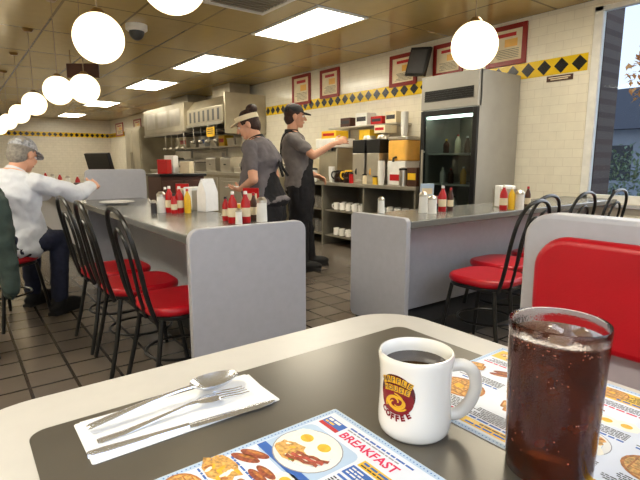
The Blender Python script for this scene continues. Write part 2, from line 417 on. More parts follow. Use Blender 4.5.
# ================================================================== table
TZ=.76
t=thing('booth_table','cream edged booth table with a dark inlaid top in the foreground','table',(.36,.165,0))
MB().prism(rr(-.41,-.585,.41,.585,.11,10),.725,TZ).build('tabletop','tablam',t,.004)
MB().prism(rr(-.318,-.51,.335,.485,.022,6),TZ+.0001,TZ+.0008).build('inlay','inlay',t,smooth=0)
MB().lathe([(0,.03),(.045,.03),(.045,.724),(0,.724)]).build('column','black',t)
MB().lathe([(0,0),(.28,0),(.27,.02),(.05,.035),(0,.035)]).build('foot_plate','black',t)
SZ=TZ+.0012
rnd=random.Random(4)
def words(f,x,y,w,n,h,gap,mi,z):
    for i in range(n):
        cx_=x; end=x+w*rnd.uniform(.75,1)
        while cx_<end-h:
            ww=min(rnd.uniform(2,6)*h*.8,end-cx_); f.poly(rect(ww,h),lambda v,i=i,ww=ww,c=cx_:V((c+ww/2+v.x,y-i*gap+v.y,z)),mi); cx_+=ww+h*.6
def at(x,y,z,a=0):
    ca,sa=math.cos(a),math.sin(a)
    return lambda v:V((x+v.x*ca-v.y*sa,y+v.x*sa+v.y*ca,z))
PMATS=['gloss','blue','pink','lblue','ink','egg','yolk','meat','bacon','hash','grayink','white','yellow','redp','toast','lettuce']
def blob(r,ry,n=14,j=.14):
    vs,fs=disc(r,ry,n)
    for i in range(1,len(vs)): vs[i]=vs[i]*rnd.uniform(1-j,1+j)
    return vs,fs
def waffle(f,x,y,r,z):
    f.poly(disc(r,r*.8,22),at(x,y,z),14); f.poly(disc(r*.9,r*.71,22),at(x,y,z+.0001),9)
    for k in range(-2,3):
        w_=2*r*.9*math.sqrt(max(0,1-(k*.36)**2))*.86
        f.poly(rect(w_,r*.05),at(x,y+k*.28*r,z+.0002),14); f.poly(rect(r*.05,w_*.8),at(x+k*.34*r,y,z+.00025),14)
    f.poly(blob(r*.22,r*.18),at(x+r*.1,y,z+.00035),6)
def eggs(f,x,y,r,z):
    for k,(dx,dy) in enumerate(((-.35,.2),(.3,.28))):
        f.poly(blob(r*.46,r*.38),at(x+dx*r,y+dy*r,z+k*.00003),5); f.poly(disc(r*.2,r*.17),at(x+dx*r,y+dy*r,z+.00015),6)
def bacon(f,x,y,r,z,a=.4):
    for k in range(3):
        n=8; vs=[]
        for i in range(n+1):
            q=-r*.5+r*i/n; wv=r*.03*math.sin(i*1.8+k)
            vs+= [V((q,wv-r*.06,0)),V((q,wv+r*.06,0))]
        fs=[(2*i,2*i+2,2*i+3,2*i+1) for i in range(n)]
        f.poly((vs,fs),at(x-k*r*.04,y-k*r*.15,z+k*.00004,a),8 if k%2 else 7)
def links(f,x,y,r,z,a=.4):
    for k in range(2):
        f.poly(disc(r*.5,r*.17,16),at(x,y-k*r*.32,z,a),7); f.poly(disc(r*.3,r*.06,12),at(x-r*.04,y+r*.05-k*r*.32,z+.0001,a),14)
def hashb(f,x,y,r,z):
    f.poly(blob(r*.55,r*.38,18,.2),at(x,y,z),9)
    for k in range(14): f.poly(blob(r*.11,r*.05),at(x+rnd.uniform(-.38,.38)*r,y+rnd.uniform(-.25,.25)*r,z+.0001+k*.00001,rnd.uniform(0,3)),rnd.choice((14,6,9,5)))
def toast(f,x,y,r,z,a=.3):
    for k in range(2):
        f.poly(([V((p[0],p[1],0)) for p in rr(-r*.35,-r*.3,r*.35,r*.3,r*.1,4)],[tuple(range(20))]),at(x+k*r*.22,y-k*r*.2,z+k*.0001,a),14)
        f.poly(([V((p[0],p[1],0)) for p in rr(-r*.28,-r*.23,r*.28,r*.23,r*.08,4)],[tuple(range(20))]),at(x+k*r*.22,y-k*r*.2,z+k*.0001+.00005,a),9)
def plate_print(f,x,y,r,z):
    f.poly(disc(r,r*.9,28),at(x,y,z),10); f.poly(disc(r*.97,r*.87,28),at(x,y,z+.0001),11); f.poly(disc(r*.74,r*.66,28),at(x,y,z+.00016),3);f.poly(disc(r*.72,r*.64,28),at(x,y,z+.0002),5)
    hashb(f,x-r*.22,y-r*.36,r*.9,z+.00026); eggs(f,x-r*.08,y+r*.1,r*1.0,z+.0005); bacon(f,x+r*.36,y-r*.12,r*.95,z+.0008)
    f.poly(blob(r*.1,r*.07),at(x+r*.05,y-r*.55,z+.0007),15)
def pic(f,k,x,y,r,z):
    (waffle,eggs,links,hashb,toast,bacon,plate_print)[k](f,x,y,r,z)
def border(f,z):
    for a,b,w_,h_ in ((.2175,.2708,.433,.0075),(.2175,.0042,.433,.0075),(.0042,.1375,.0075,.259),(.4308,.1375,.0075,.259)): f.poly(rect(w_,h_),at(a,b,z-.0001),3)
    for q in range(88):
        x=.006+q*.0049; f.poly(disc(.0010,None,6),at(x,.2705,z),1); f.poly(disc(.0010,None,6),at(x,.0045,z),1)
    for q in range(54):
        y=.006+q*.0049; f.poly(disc(.0010,None,6),at(.0045,y,z),1); f.poly(disc(.0010,None,6),at(.4305,y,z),1)
def placemat1():
    f=MB(); f.prism(rr(0,0,.435,.275,.003,2),0,.0005)
    z=.0007; border(f,z)
    f.poly(text('BREAKFAST',.0178,.0004),at(.098,.2425,z),2)
    f.poly(rect(.034,.020),at(.029,.2475,z),1); f.poly(rect(.034,.006),at(.029,.2405,z+.0001),13); words(f,.015,.2535,.03,1,.004,.005,11,z+.0002); words(f,.015,.2475,.026,1,.003,.005,12,z+.0002)
    words(f,.050,.2595,.105,1,.0028,.006,1,z); words(f,.050,.2545,.09,1,.0022,.006,10,z)
    f.poly(([V((p[0],p[1],0)) for p in rr(-.047,-.042,.047,.042,.012,4)],[tuple(range(20))]),at(.056,.188,z-.00005),3); f.poly(rect(.094,.012),at(.056,.155,z),1)
    plate_print(f,.054,.190,.044,z+.0002)
    links(f,.024,.138,.038,z,.5); links(f,.060,.131,.032,z+.00005,.1); eggs(f,.098,.132,.038,z); hashb(f,.025,.096,.050,z); toast(f,.068,.098,.040,z); bacon(f,.112,.098,.046,z)
    words(f,.012,.1145,.10,1,.0024,.005,1,z); words(f,.010,.0755,.12,1,.0024,.005,1,z)
    waffle(f,.032,.050,.027,z); hashb(f,.085,.054,.05,z); links(f,.125,.06,.034,z); eggs(f,.03,.018,.03,z); toast(f,.08,.022,.034,z)
    f.poly(rect(.066,.0125),at(.142,.2235,z),12); words(f,.112,.2255,.055,1,.0034,.006,1,z+.0002); words(f,.112,.2205,.05,1,.0022,.006,4,z+.0002)
    f.poly(rect(.034,.018),at(.124,.2055,z),1); words(f,.110,.210,.027,3,.0022,.0046,11,z+.0002)
    f.poly(rect(.032,.018),at(.161,.2055,z),12); words(f,.148,.210,.026,3,.0022,.0046,1,z+.0002)
    words(f,.108,.191,.075,1,.0034,.005,1,z); words(f,.108,.185,.075,7,.0018,.0036,4,z)
    words(f,.112,.157,.07,1,.0034,.005,2,z); words(f,.116,.151,.065,6,.0018,.0036,4,z)
    words(f,.145,.124,.045,8,.0018,.0036,10,z)
    for i,cx_ in enumerate((.2,.275,.35)):
        words(f,cx_,.255,.065,1,.005,.006,(1,2,1)[i],z); words(f,cx_,.246,.065,8,.002,.004,4,z); plate_print(f,cx_+.034,.185,.03,z)
        words(f,cx_,.148,.065,1,.004,.006,(2,1,2)[i],z); words(f,cx_,.14,.065,6,.002,.004,4,z); pic(f,(0,3,4)[i],cx_+.034,.09,.03,z); words(f,cx_,.055,.065,8,.002,.0045,10,z)
    return f
def placemat2():
    f=MB(); f.prism(rr(0,0,.435,.275,.003,2),0,.0005); z=.0007; border(f,z)
    for i in range(5):
        x=.013+i*.084
        f.poly(rect(.076,.015),at(x+.038,.255,z),(1,12,1,12,1)[i]); words(f,x+.004,.2575,.06,1,.0036,.007,11 if i%2==0 else 1,z+.0002); words(f,x+.004,.2515,.05,1,.0024,.007,11 if i%2==0 else 4,z+.0002)
        words(f,x,.243,.076,1,.0034,.005,(2,1,2,1,2)[i],z); words(f,x,.237,.076,7,.0018,.0036,4,z)
        pic(f,(6,0,6,4,0)[i],x+.037,.184,.036,z); words(f,x,.150,.076,1,.0034,.005,1,z); words(f,x,.144,.076,5,.0018,.0036,4,z)
        pic(f,(3,6,1,6,2)[i],x+.024,.103,.034,z); pic(f,(2,4,5,3,4)[i],x+.062,.107,.031,z+.001)
        words(f,x,.073,.076,1,.0034,.005,2,z); words(f,x,.067,.076,4,.0018,.0036,4,z)
        f.poly(rect(.079,.036),at(x+.038,.030,z),(12,1,12,3,12)[i]); words(f,x+.003,.043,.05,1,.004,.009,11 if i==1 else 1,z+.0002); words(f,x+.003,.036,.04,5,.002,.0042,11 if i==1 else 4,z+.0002); pic(f,(1,2,0,1,3)[i],x+.06,.028,.02,z+.0002)
    return f
o=placemat1().build('placemat',PMATS,smooth=0,norm=False); o.location=(.105,.468,SZ); o.rotation_euler=(0,0,-PI/2)
tag(o,'printed paper menu placemat headed BREAKFAST in the front centre of the table','placemat')
o=placemat2().build('placemat',PMATS,smooth=0,norm=False); o.location=(.752,.02,SZ); o.rotation_euler=(0,0,PI/2)
tag(o,'printed paper menu placemat under the glass of cola, facing the red bench','placemat')
# napkin + cutlery
f=MB()
f.prism(rr(-.125,-.052,.118,.05,.003,2),0,.0011); f.prism([(-.124,-.048),(.112,-.052),(.121,.044),(-.118,.05)],.0012,.0022)
o=f.build('napkin','paper',bevel=.0004,smooth=0); o.location=(.216,.585,SZ); tag(o,'folded white paper napkin under the knife, fork and spoon','napkin')
NZ=SZ+.0023
def flat_strip(f,prof,th,zf):
    rg=[]
    for x,h in prof: z=zf(x); rg.append([V((x,-h,z)),V((x,0,z)),V((x,h,z)),V((x,h*.7,z+th)),V((x,0,z+th*1.5)),V((x,-h*.7,z+th))])
    return f.rings(rg)
def place(o,p0,p1,z):
    p0=V(p0);p1=V(p1); d=p1-p0; o.location=(p0.x,p0.y,z); o.rotation_euler=(0,0,math.atan2(d.y,d.x))
t=thing('table_knife','long steel table knife lying nearest the napkin front edge','knife')
flat_strip(MB(),[(0,.005),(.004,.0070),(.02,.0074),(.06,.0064),(.09,.0052),(.115,.0048)],.0036,lambda x:0).build('handle','cutlery',t,smooth=40)
flat_strip(MB(),[(.1155,.0048),(.125,.0062),(.17,.0072),(.21,.0068),(.228,.004),(.234,.001)],.0014,lambda x:.0008).build('blade','cutlery',t)
place(t,(.09,.551),(.33,.530),NZ)
t=thing('dinner_fork','steel fork with four tines lying between knife and spoon','fork')
hz=lambda x:.002+.007*max(0,math.sin((x-.06)/.14*PI)) if x>.06 else .0005
flat_strip(MB(),[(0,.0045),(.004,.0066),(.03,.0060),(.08,.0037),(.11,.0030),(.125,.0042),(.135,.0095),(.142,.012),(.155,.0125)],.002,hz).build('handle','cutlery',t,smooth=40)
for k in range(4):
    yy=-.0102+k*.0068; f=MB()
    f.tube([(.154,yy,hz(.154)+.001),(.17,yy,hz(.17)+.001),(.185,yy,hz(.185)+.001),(.2,yy*.97,.005)],[.0019,.0018,.0016,.0009],6); f.build('tine','cutlery',t)
place(t,(.105,.573),(.322,.580),NZ)
t=thing('spoon','steel spoon with an oval bowl resting across the fork','spoon')
hs=lambda x:.006+.010*math.sin(min(1,max(0,(x-.0)/.15))*PI*.62)
flat_strip(MB(),[(0,.0045),(.004,.0070),(.03,.0064),(.08,.0039),(.12,.0032),(.14,.004)],.0022,hs).build('handle','cutlery',t,smooth=40)
f=MB(); n=22
rg_o=[];rg_i=[]
for k in range(7):
    q=k/6; rg_o.append([V((.172+.037*q*math.cos(2*PI*i/n),.0215*q*math.sin(2*PI*i/n)*(1-.12*math.cos(2*PI*i/n)),.003+.0135*q*q)) for i in range(n)] if k else [V((.172,0,.003))])
    rg_i.append([v+V((0,0,.0012)) for v in rg_o[-1]])
f.rings(rg_o+rg_i[::-1],cap=False); f.build('bowl','cutlery',t,smooth=60)
place(t,(.10,.600),(.31,.612),NZ+.001)
# mug
def mprof(r,H):
    return [(r*.90,.0012),(r*.96,.005),(r*.99,.012),(r*.995,.022),(r*.975,.036),(r*.958,.05),(r*.955,H-.038),(r*.965,H-.024),(r*.99,H-.013),(r*1.012,H-.007)]
def mug_body(f,H,r):
    f.lathe([(0,.003),(r*.8,.003),(r*.84,0)]+mprof(r,H)+[(r*1.01,H-.003),(r*.985,H-.0003),(r*.945,H-.0002),(r*.905,H-.003),(r*.88,H-.012),(r*.865,.06),(r*.84,.018),(0,.011)],seg=44)
def mrad(z,r,H):
    p=mprof(r,H)
    for (r0,z0),(r1,z1) in zip(p[:-1],p[1:]):
        if z<=z1: return r0+(r1-r0)*max(0,(z-z0)/(z1-z0))
    return p[-1][0]
MH=.102; MR=.0450
t=thing('coffee_mug','thick white diner mug of black coffee with a red and yellow emblem','mug',(.430,.374,SZ),R(-42))
f=MB(); mug_body(f,MH,MR); f.build('body','ceram',t,smooth=60)
f=MB(); f.tube(spline([(.040,0,.083),(.056,0,.085),(.069,0,.076),(.073,0,.058),(.066,0,.036),(.053,0,.022),(.040,0,.021)],5),.0076,12); f.build('handle','ceram',t,smooth=80)
MB().lathe([(0,MH-.02),(MR*.872,MH-.02),(MR*.876,MH-.0165),(0,MH-.0165)],seg=40).build('coffee','coffee',t)
la=R(-132+5); zl=.054; K=1.2
def wrap(x0,y0,dr,rot=0):
    ca,sa=math.cos(rot),math.sin(rot)
    def g(v):
        vx=v.x*ca-v.y*sa; vy=v.x*sa+v.y*ca
        a=la+(x0+vx)*K/MR; yy=zl+(y0+vy)*K; q=mrad(yy,MR,MH)+dr
        return V((q*math.cos(a),q*math.sin(a),yy))
    return g
f=MB()
f.poly(disc(.0205,.0200,30,8),wrap(0,.0055,.0004),3); f.poly(disc(.0192,.0150,30,8),wrap(0,.000,.0006),0)
f.poly(disc(.0110,.0072,24,6),wrap(.0,-.003,.0008),1); f.poly(disc(.0078,.0044,20,4),wrap(.001,-.0028,.0010),0)
for k in range(3):
    vs=[]
    for i in range(13):
        q=i/12; a=PI*(.1+1.1*q)+k*2.1; rad=.003+.0095*q
        for w_ in (-.001,.001): vs.append(V(((rad+w_)*math.cos(a),(rad+w_)*math.sin(a)*.75,0)))
    fs=[(2*i,2*i+1,2*i+3,2*i+2) for i in range(12)]
    f.poly((vs,fs),wrap(0,-.003,.0012),1)
for i,ch in enumerate('WAFFLE'):
    q=i-2.5; x=q*.0060; yy=.0198-.0005*q*q; ro_=-.17*q
    f.poly(rect(.0052,.0068),wrap(x,yy,.0008,ro_),1); f.poly(text(ch,.0070,.0001),wrap(x,yy,.0012,ro_),2)
for i,ch in enumerate('HOUSE'):
    q=i-2; x=q*.0062; yy=.0112-.0004*q*q; ro_=-.12*q
    f.poly(rect(.0054,.0062),wrap(x,yy,.0009,ro_),1); f.poly(text(ch,.0064,.0001),wrap(x,yy,.0013,ro_),2)
for i,ch in enumerate('COFFEE'):
    q=i-2.5; x=q*.0056
    f.poly(text(ch,.0082,.0005),wrap(x,-.0190+.0009*q*q,.0007,.22*q),0)
f.build('emblem',['logored','logoyel','ink','logodark'],t,smooth=0,norm=False)
# cola glass
t=thing('cola_glass','tall clear tumbler of dark cola with ice, right foreground','glass',(.484,.231,SZ+.0006))
GH=.166; ro=lambda z:.0432+.0056*(z/GH)
f=MB()
prof=[(0,.002),(.035,.002),(.040,0),(ro(0),.002)]+[(ro(z),z) for z in (.02,.05,.08,.11,.14,.155)]+[(ro(GH),GH-.002),(ro(GH)-.0009,GH),(ro(GH)-.0018,GH-.002)]+[(ro(z)-.0022,z) for z in (.155,.14,.11,.08,.05,.02)]+[(ro(.0)-.003,.010),(0,.008)]
f.lathe(prof,seg=56); f.build('tumbler','glass',t,smooth=60)
LV=.150
f=MB(); f.lathe([(0,.0075),(ro(.01)-.0028,.0085)]+[(ro(z)-.0017,z) for z in (.02,.05,.08,.11,LV)]+[(ro(LV)-.006,LV+.001),(0,LV)],seg=56); f.build('cola','cola',t,smooth=60)
for k,(x,y,a,b,dz) in enumerate(((.012,.01,.3,.4,0),(-.018,.012,1,.2,0),(.0,-.022,2,.5,0),(.024,-.012,.7,-.4,0),(-.02,-.012,1.6,-.3,0),(-.02,-.01,.5,.5,-.03),(.01,-.02,1.1,.2,-.032),(-.012,.018,2.2,.6,-.06))):
    f=MB(); f.box((x-.011,y-.011,LV-.016+dz),(x+.011,y+.011,LV+.003+dz),rot=Matrix.Rotation(a,3,'Z')@Matrix.Rotation(b,3,'X')); f.build('ice_cube','ice',t,.004)
f=MB()
for k in range(170):
    z=rnd.uniform(.03,LV) if k<80 else rnd.uniform(LV-.008,LV+.001); a=rnd.uniform(0,2*PI); q=ro(z)-.0018; r_=rnd.uniform(.0004,.0009)
    f.ell((q*math.cos(a),q*math.sin(a),z),(r_,r_,r_),seg=6,st=4)
o=f.build('bubbles','bubble',t,smooth=180); o['kind']='stuff'
# ================================================================== booth bench
t=thing('booth_bench','booth bench with white laminate back and red vinyl pad across the table','bench',(1.25,.13,0))
MB().prism(rr(-.59,0,.568,.955,.07,8),-.03,.05,'x').build('back_panel','lam',t,.012)
f=MB(); f.prism(rr(-.54,.64,.515,.905,.085,10),-.072,-.031,'x'); f.build('back_cushion','red',t,.018,60)
f=MB(); f.prism(rr(-.38,-.57,-.032,.55,.05,6),.39,.475); f.build('seat_cushion','red',t,.025,60)
MB().box((-.33,-.56,.0),(-.032,.54,.389)).build('base','lam',t,.004)
# ================================================================== chairs
def make_chair(label,group,loc,rz):
    t=thing('counter_chair',label,'chair',loc,rz,group)
    MB().prism(rr(-.19,-.18,.19,.19,.13,10),.415,.458).build('seat','red',t,.018,60)
    MB().prism(rr(-.18,-.17,.18,.18,.125,8),.395,.4145).build('seat_frame','black',t,.004)
    arch=spline([(-.16,-.16,.4),(-.17,-.195,.52),(-.172,-.225,.68),(-.155,-.25,.80),(-.095,-.265,.868),(0,-.27,.888),(.095,-.265,.868),(.155,-.25,.80),(.172,-.225,.68),(.17,-.195,.52),(.16,-.16,.4)],6)
    MB().tube(arch,.0105,8).build('back_hoop','black',t)
    inn=spline([(-.065,-.172,.4),(-.07,-.2,.52),(-.08,-.225,.66),(-.068,-.245,.755),(0,-.255,.80),(.068,-.245,.755),(.08,-.225,.66),(.07,-.2,.52),(.065,-.172,.4)],6)
    MB().tube(inn,.0082,8).build('inner_hoop','black',t)
    for sx in (-1,1):
        MB().tube(spline([(sx*.145,.135,.4),(sx*.165,.165,.2),(sx*.185,.19,.0)],4),[.0115]*8+[.010]).build('leg','black',t)
        MB().tube(spline([(sx*.145,-.13,.4),(sx*.17,-.165,.2),(sx*.19,-.21,.0)],4),[.0115]*8+[.010]).build('leg','black',t)
    st=[(.158*math.cos(2*PI*i/24),.158*math.sin(2*PI*i/24),.2) for i in range(24)]
    MB().tube(st,.007,6,close=True).build('stretcher','black',t); return t
MANL=(.21,3.84,0); MANR=R(-52); JL=(-.10,3.30,0)
ch=make_chair('black hoop back chair with red seat, nearest the left counter end panel','chairs along the left counter',(.80,2.18,0),-PI/2)
for x,y,rz,l,g in ((.75,2.62,R(-92),'black hoop back chair with red seat, second from the left counter end panel','chairs along the left counter'),
 (.74,3.06,R(-88),'third hoop back chair from the end panel, next to the seated man','chairs along the left counter'),
 (MANL[0],MANL[1],MANR,'red seated chair the man in white is sitting on','chairs along the left counter'),
 (JL[0],JL[1],PI/2,'hoop back chair at the left photo edge, under the green jacket','chairs at the left'),
 (2.38,1.56,R(2),'red seated hoop back chair pulled out nearest at the right counter','chairs along the right counter'),
 (2.80,1.72,0,'red seated chair tucked under the right counter behind the pulled out one','chairs along the right counter'),
 (3.28,1.72,0,'third hoop back chair along the right counter, only its back showing','chairs along the right counter'),
 (3.78,1.72,0,'farthest hoop back chair at the right counter, below the window','chairs along the right counter')):
    c=dup(ch,(x,y,0),rz,l); c['group']=g
# ================================================================== counters
CZ=.77
t=thing('service_counter','long grey topped counter on the left with a tall rounded end panel','counter',(1.045,3.2,0))
MB().prism(rr(-.295,.0,.295,.81,.05,6),-1.315,-1.28,'y').build('end_panel','lam',t,.005)
MB().box((-.265,-1.279,.73),(.275,1.18,CZ)).build('worktop','ctop',t,.006)
MB().box((.06,-1.279,.12),(.255,1.18,.729)).build('base','lam',t)
MB().box((.09,-1.279,0),(.235,1.18,.119)).build('kick_board','kick',t)
t=thing('partition','light grey divider standing across the left counter behind the condiments','partition',(1.12,4.42,0))
MB().prism(rr(-.24,0,.26,1.02,.04,6),-.02,.02,'y').build('panel','lam',t,.005)
MB().box((-.2,-.03,0),(.22,.03,.06)).build('foot','kick',t)
t=thing('far_counter','grey topped counter farther away beyond the divider','counter',(1.12,6.8,0))
MB().box((-.29,-2.3,.73),(.29,2.3,CZ)).build('worktop','ctop',t,.006)
MB().box((-.05,-2.3,.12),(.27,2.3,.729)).build('base','lam',t); MB().box((-.02,-2.3,0),(.25,2.3,.119)).build('kick_board','kick',t)
t=thing('right_counter','grey topped counter on the right with a pale end panel and black plinth','counter',(1.91,1.97,0))
MB().prism(rr(-.23,.16,.22,.79,.03,6),-.02,.015,'x').build('end_panel','lam',t,.005)
MB().box((.016,-.23,.73),(2.57,.225,CZ)).build('worktop','ctop',t,.006)
MB().box((.016,.02,.17),(2.57,.2,.729)).build('base','lam',t)
MB().box((-.005,-.19,0),(2.57,.18,.159)).build('kick_board','kick',t)
# ---- back bar
t=thing('back_counter','open shelved steel work counter behind the standing staff','counter',(4.17,4.63,0))
MB().box((-.34,-1.22,.78),(.325,1.2,.82)).build('worktop','dsteel',t,.004)
MB().box((.30,-1.2,0.0),(.32,1.18,.779)).build('back_panel','dsteel',t)
for y in (-1.2,-.4,.4,1.16): MB().box((-.32,y,0),(.299,y+.025,.779)).build('side_panel','dsteel',t)
for y in (-1.174,-.374,.426):
    for z in (.12,.45): MB().box((-.31,y,z),(.299,y+.73,z+.02)).build('shelf','dsteel',t)
def plain_mug(loc,label,cat='mug',group=None,r=.04,h=.09,name='coffee_mug'):
    t=thing(name,label,cat,loc,random.uniform(0,6),group); f=MB(); mug_body(f,h,r); f.build('body','ceram',t,smooth=50)
    MB().tube(spline([(.036,0,.07),(.055,0,.07),(.06,0,.05),(.052,0,.028),(.036,0,.026)],3),.006,6).build('handle','ceram',t)
    return t
m0=None
for y in (3.52,3.64,3.76,3.88,4.0,4.36,4.48,4.60,4.72,4.84):
    for x,z in ((3.93,.4705),(4.06,.4705),(3.93,.1405)):
        l='white mug standing on the open shelf under the back worktop'
        if m0 is None: m0=plain_mug((x,y,z),l,'mug','mugs on the back counter shelves')
        else: dup(m0,(x,y,z),random.uniform(0,6))
p0=None
for y in (5.2,5.45):
    for z in (.1405,.4705):
        for k in range(10):
            l='white plate in a stack on the open shelf under the back worktop'
            if p0 is None:
                p0=tag(MB().lathe([(0,0),(.06,0),(.065,.004),(.105,.012),(.106,.0145),(.062,.008),(0,.006)],seg=28).build('plate','ceram'),l,'plate','plates on the back counter shelves'); p0.location=(3.98,y,z)
            else: dup(p0,(3.98,y,z+k*.0147))
BZ=.8205
def brewer(loc,label):
    t=thing('coffee_brewer',label,'coffee machine',loc,PI/2,'coffee brewers')
    MB().box((-.11,-.18,0),(.11,.2,.045)).build('base','steel',t,.006)
    MB().box((-.105,.06,.046),(.105,.2,.36)).build('column','steel',t,.006)
    MB().box((-.11,-.18,.361),(.11,.2,.52)).build('head','black',t,.01)
    MB().lathe([(.045,.29),(.075,.355),(0,.36),(0,.29)],c=(0,-.05,0)).build('filter_basket','steel',t)
    MB().box((-.07,-.185,.40),(.07,-.181,.47)).build('control_panel','dsteel',t)
    MB().lathe([(0,.5205),(.085,.5205),(.085,.53),(.07,.57),(0,.57)],c=(0,.02,0)).build('tank_lid','steel',t); return t
b0=brewer((4.12,4.42,BZ),'left black and steel coffee brewer on the back worktop'); dup(b0,(4.12,4.17,BZ),PI/2,'right black and steel coffee brewer, beside the orange drink dispenser')
def pot(loc,label,m):
    t=thing('coffee_pot',label,'coffee pot',loc,R(160),'coffee pots')
    MB().lathe([(0,0),(.07,0),(.078,.03),(.075,.08),(.05,.125),(.052,.14),(0,.14)]).build('carafe','coffee',t,smooth=60)
    MB().lathe([(0,.1405),(.054,.1405),(.05,.155),(0,.155)]).build('lid',m,t)
    MB().tube(spline([(.05,0,.135),(.10,0,.13),(.11,0,.08),(.08,0,.045)],4),.01).build('handle',m,t); return t
pot((4.02,4.42,BZ+.0455),'glass coffee pot with black handle under the left brewer','black')
pot((4.02,4.17,BZ+.0455),'glass coffee pot with orange handle under the right brewer','orange')
pot((3.95,4.62,BZ),'glass coffee pot with yellow lid standing left of the brewers','yellow'); pot((3.95,4.80,BZ),'glass coffee pot beside the standing person reaching hand','black')
t=thing('drink_dispenser','orange drink dispenser on a white stand beside the cooler','drink dispenser',(4.12,3.85,BZ))
MB().box((-.14,-.14,0),(.14,.14,.27)).build('stand','white',t,.01); MB().prism(rr(-.14,-.15,.14,.15,.05,6),.271,.50).build('tank','orange',t,.015)
MB().prism(rr(-.145,-.155,.145,.155,.05,6),.501,.54).build('lid','steel',t,.008)
MB().tube([(-.14,0,.31),(-.18,0,.30),(-.185,0,.26)],.014).build('tap','black',t)
MB().box((-.143,-.09,.05),(-.1405,.09,.12)).build('print','redp',t,smooth=0)
t=thing('soda_tower','steel drink tower with black spouts on the back worktop','drink dispenser',(4.15,5.12,BZ))
MB().box((-.15,-.19,0),(.15,.19,.44)).build('cabinet','bsteel',t,.01); MB().box((-.2,-.2,.441),(.16,.2,.56)).build('hood','white',t,.01)
for k in range(4): MB().lathe([(0,.40),(.014,.40),(.018,.44),(0,.44)],c=(-.175,-.13+k*.087,0),seg=10).build('spout','black',t)
def carton(name,loc,s,m,label,rz=0,band=None):
    t=thing(name,label,'box',loc,rz)
    MB().box((-s[0]/2,-s[1]/2,0),(s[0]/2,s[1]/2,s[2])).build('carton',m,t,.004)
    MB().box((-s[0]/2-.001,-s[1]/2*.8,s[2]*.35),(-s[0]/2+.0,s[1]/2*.8,s[2]*.7)).build('print',band or 'cream',t,smooth=0); return t
carton('box',(4.33,4.66,BZ),(.2,.2,.66),'yellow','tall yellow box at the wall behind the coffee brewers',0,'ink')
carton('box',(4.02,5.45,BZ),(.2,.2,.3),'cream','cream cardboard box at the far end of the back worktop',0,'redp')
carton('box',(3.98,3.54,BZ),(.16,.14,.2),'brown','brown box next to the cooler on the back worktop',0,'yellow')
carton('box',(4.3,3.54,BZ),(.2,.2,.42),'white','tall white carton at the wall next to the cooler',0,'orange')
carton('box',(4.12,4.17,BZ+.5915),(.2,.18,.09),'cream','cream filter box lying on top of the right brewer',0,'redp')
carton('box',(4.12,5.12,BZ+.5605),(.22,.3,.1),'yellow','low yellow box lying on top of the drink tower',0,'redp')
c0=None
for q,(x,y) in enumerate(((3.92,4.02),(3.92,4.93),(3.95,5.62),(4.08,5.62),(4.36,4.86),(4.1,3.85))):
    for k in range(10 if q!=1 else 6):
        l='stacked white foam cup on the back counter'
        zz=BZ if q<5 else BZ+.5405
        if c0 is None: c0=tag(MB().lathe([(0,0),(.03,0),(.042,.11),(.039,.11),(.028,.004),(0,.004)],seg=20).build('foam_cup','white'),l,'cup','stacks of foam cups'); c0.location=(x,y,zz)
        else: dup(c0,(x,y,zz+k*.018))
def canister(loc,m,h,r,label):
    t=thing('canister',label,'canister',loc,0,'canisters on the back worktop')
    MB().lathe([(0,0),(r,0),(r,h*.85),(0,h*.85)],seg=20).build('can',m,t); MB().lathe([(0,h*.8505),(r*1.06,h*.8505),(r*1.06,h*.95),(r*.3,h),(0,h)],seg=20).build('lid','black',t); return t
for a in (((4.39,4.42,BZ),'steel',.2,.05,'steel canister behind the left brewer'),((3.92,4.295,BZ),'cream',.12,.03,'cream canister between the two brewers'),((3.92,4.54,BZ),'redp',.13,.03,'red canister at the front of the back worktop'),((3.9,3.66,BZ),'steel',.2,.045,'steel canister in front of the drink dispenser'),((3.9,5.3,BZ),'white',.18,.05,'white canister at the front near the drink tower'),((3.9,4.10,BZ),'yellow',.1,.03,'yellow canister at the front of the back worktop')): canister(*a)
t=thing('wall_shelf','narrow steel wall shelf above the coffee brewers','shelf',(4.36,4.75,1.52)); MB().box((-.13,-.65,0),(.135,.65,.02)).build('board','steel',t,.003)
for y in (-.5,.5): MB().box((.11,y,-.12),(.135,y+.02,-.001)).build('bracket','steel',t)
for k,(y,m,s,l) in enumerate(((4.25,'cream',(.16,.18,.14),'cream box on the wall shelf nearest the cooler'),(4.5,'redp',(.16,.2,.1),'red box on the wall shelf'),(4.78,'white',(.16,.22,.16),'white box in the middle of the wall shelf'),(5.1,'brown',(.16,.2,.12),'brown box at the far end of the wall shelf'))): carton('box',(4.36,y,1.5405),s,m,l,0,'ink')
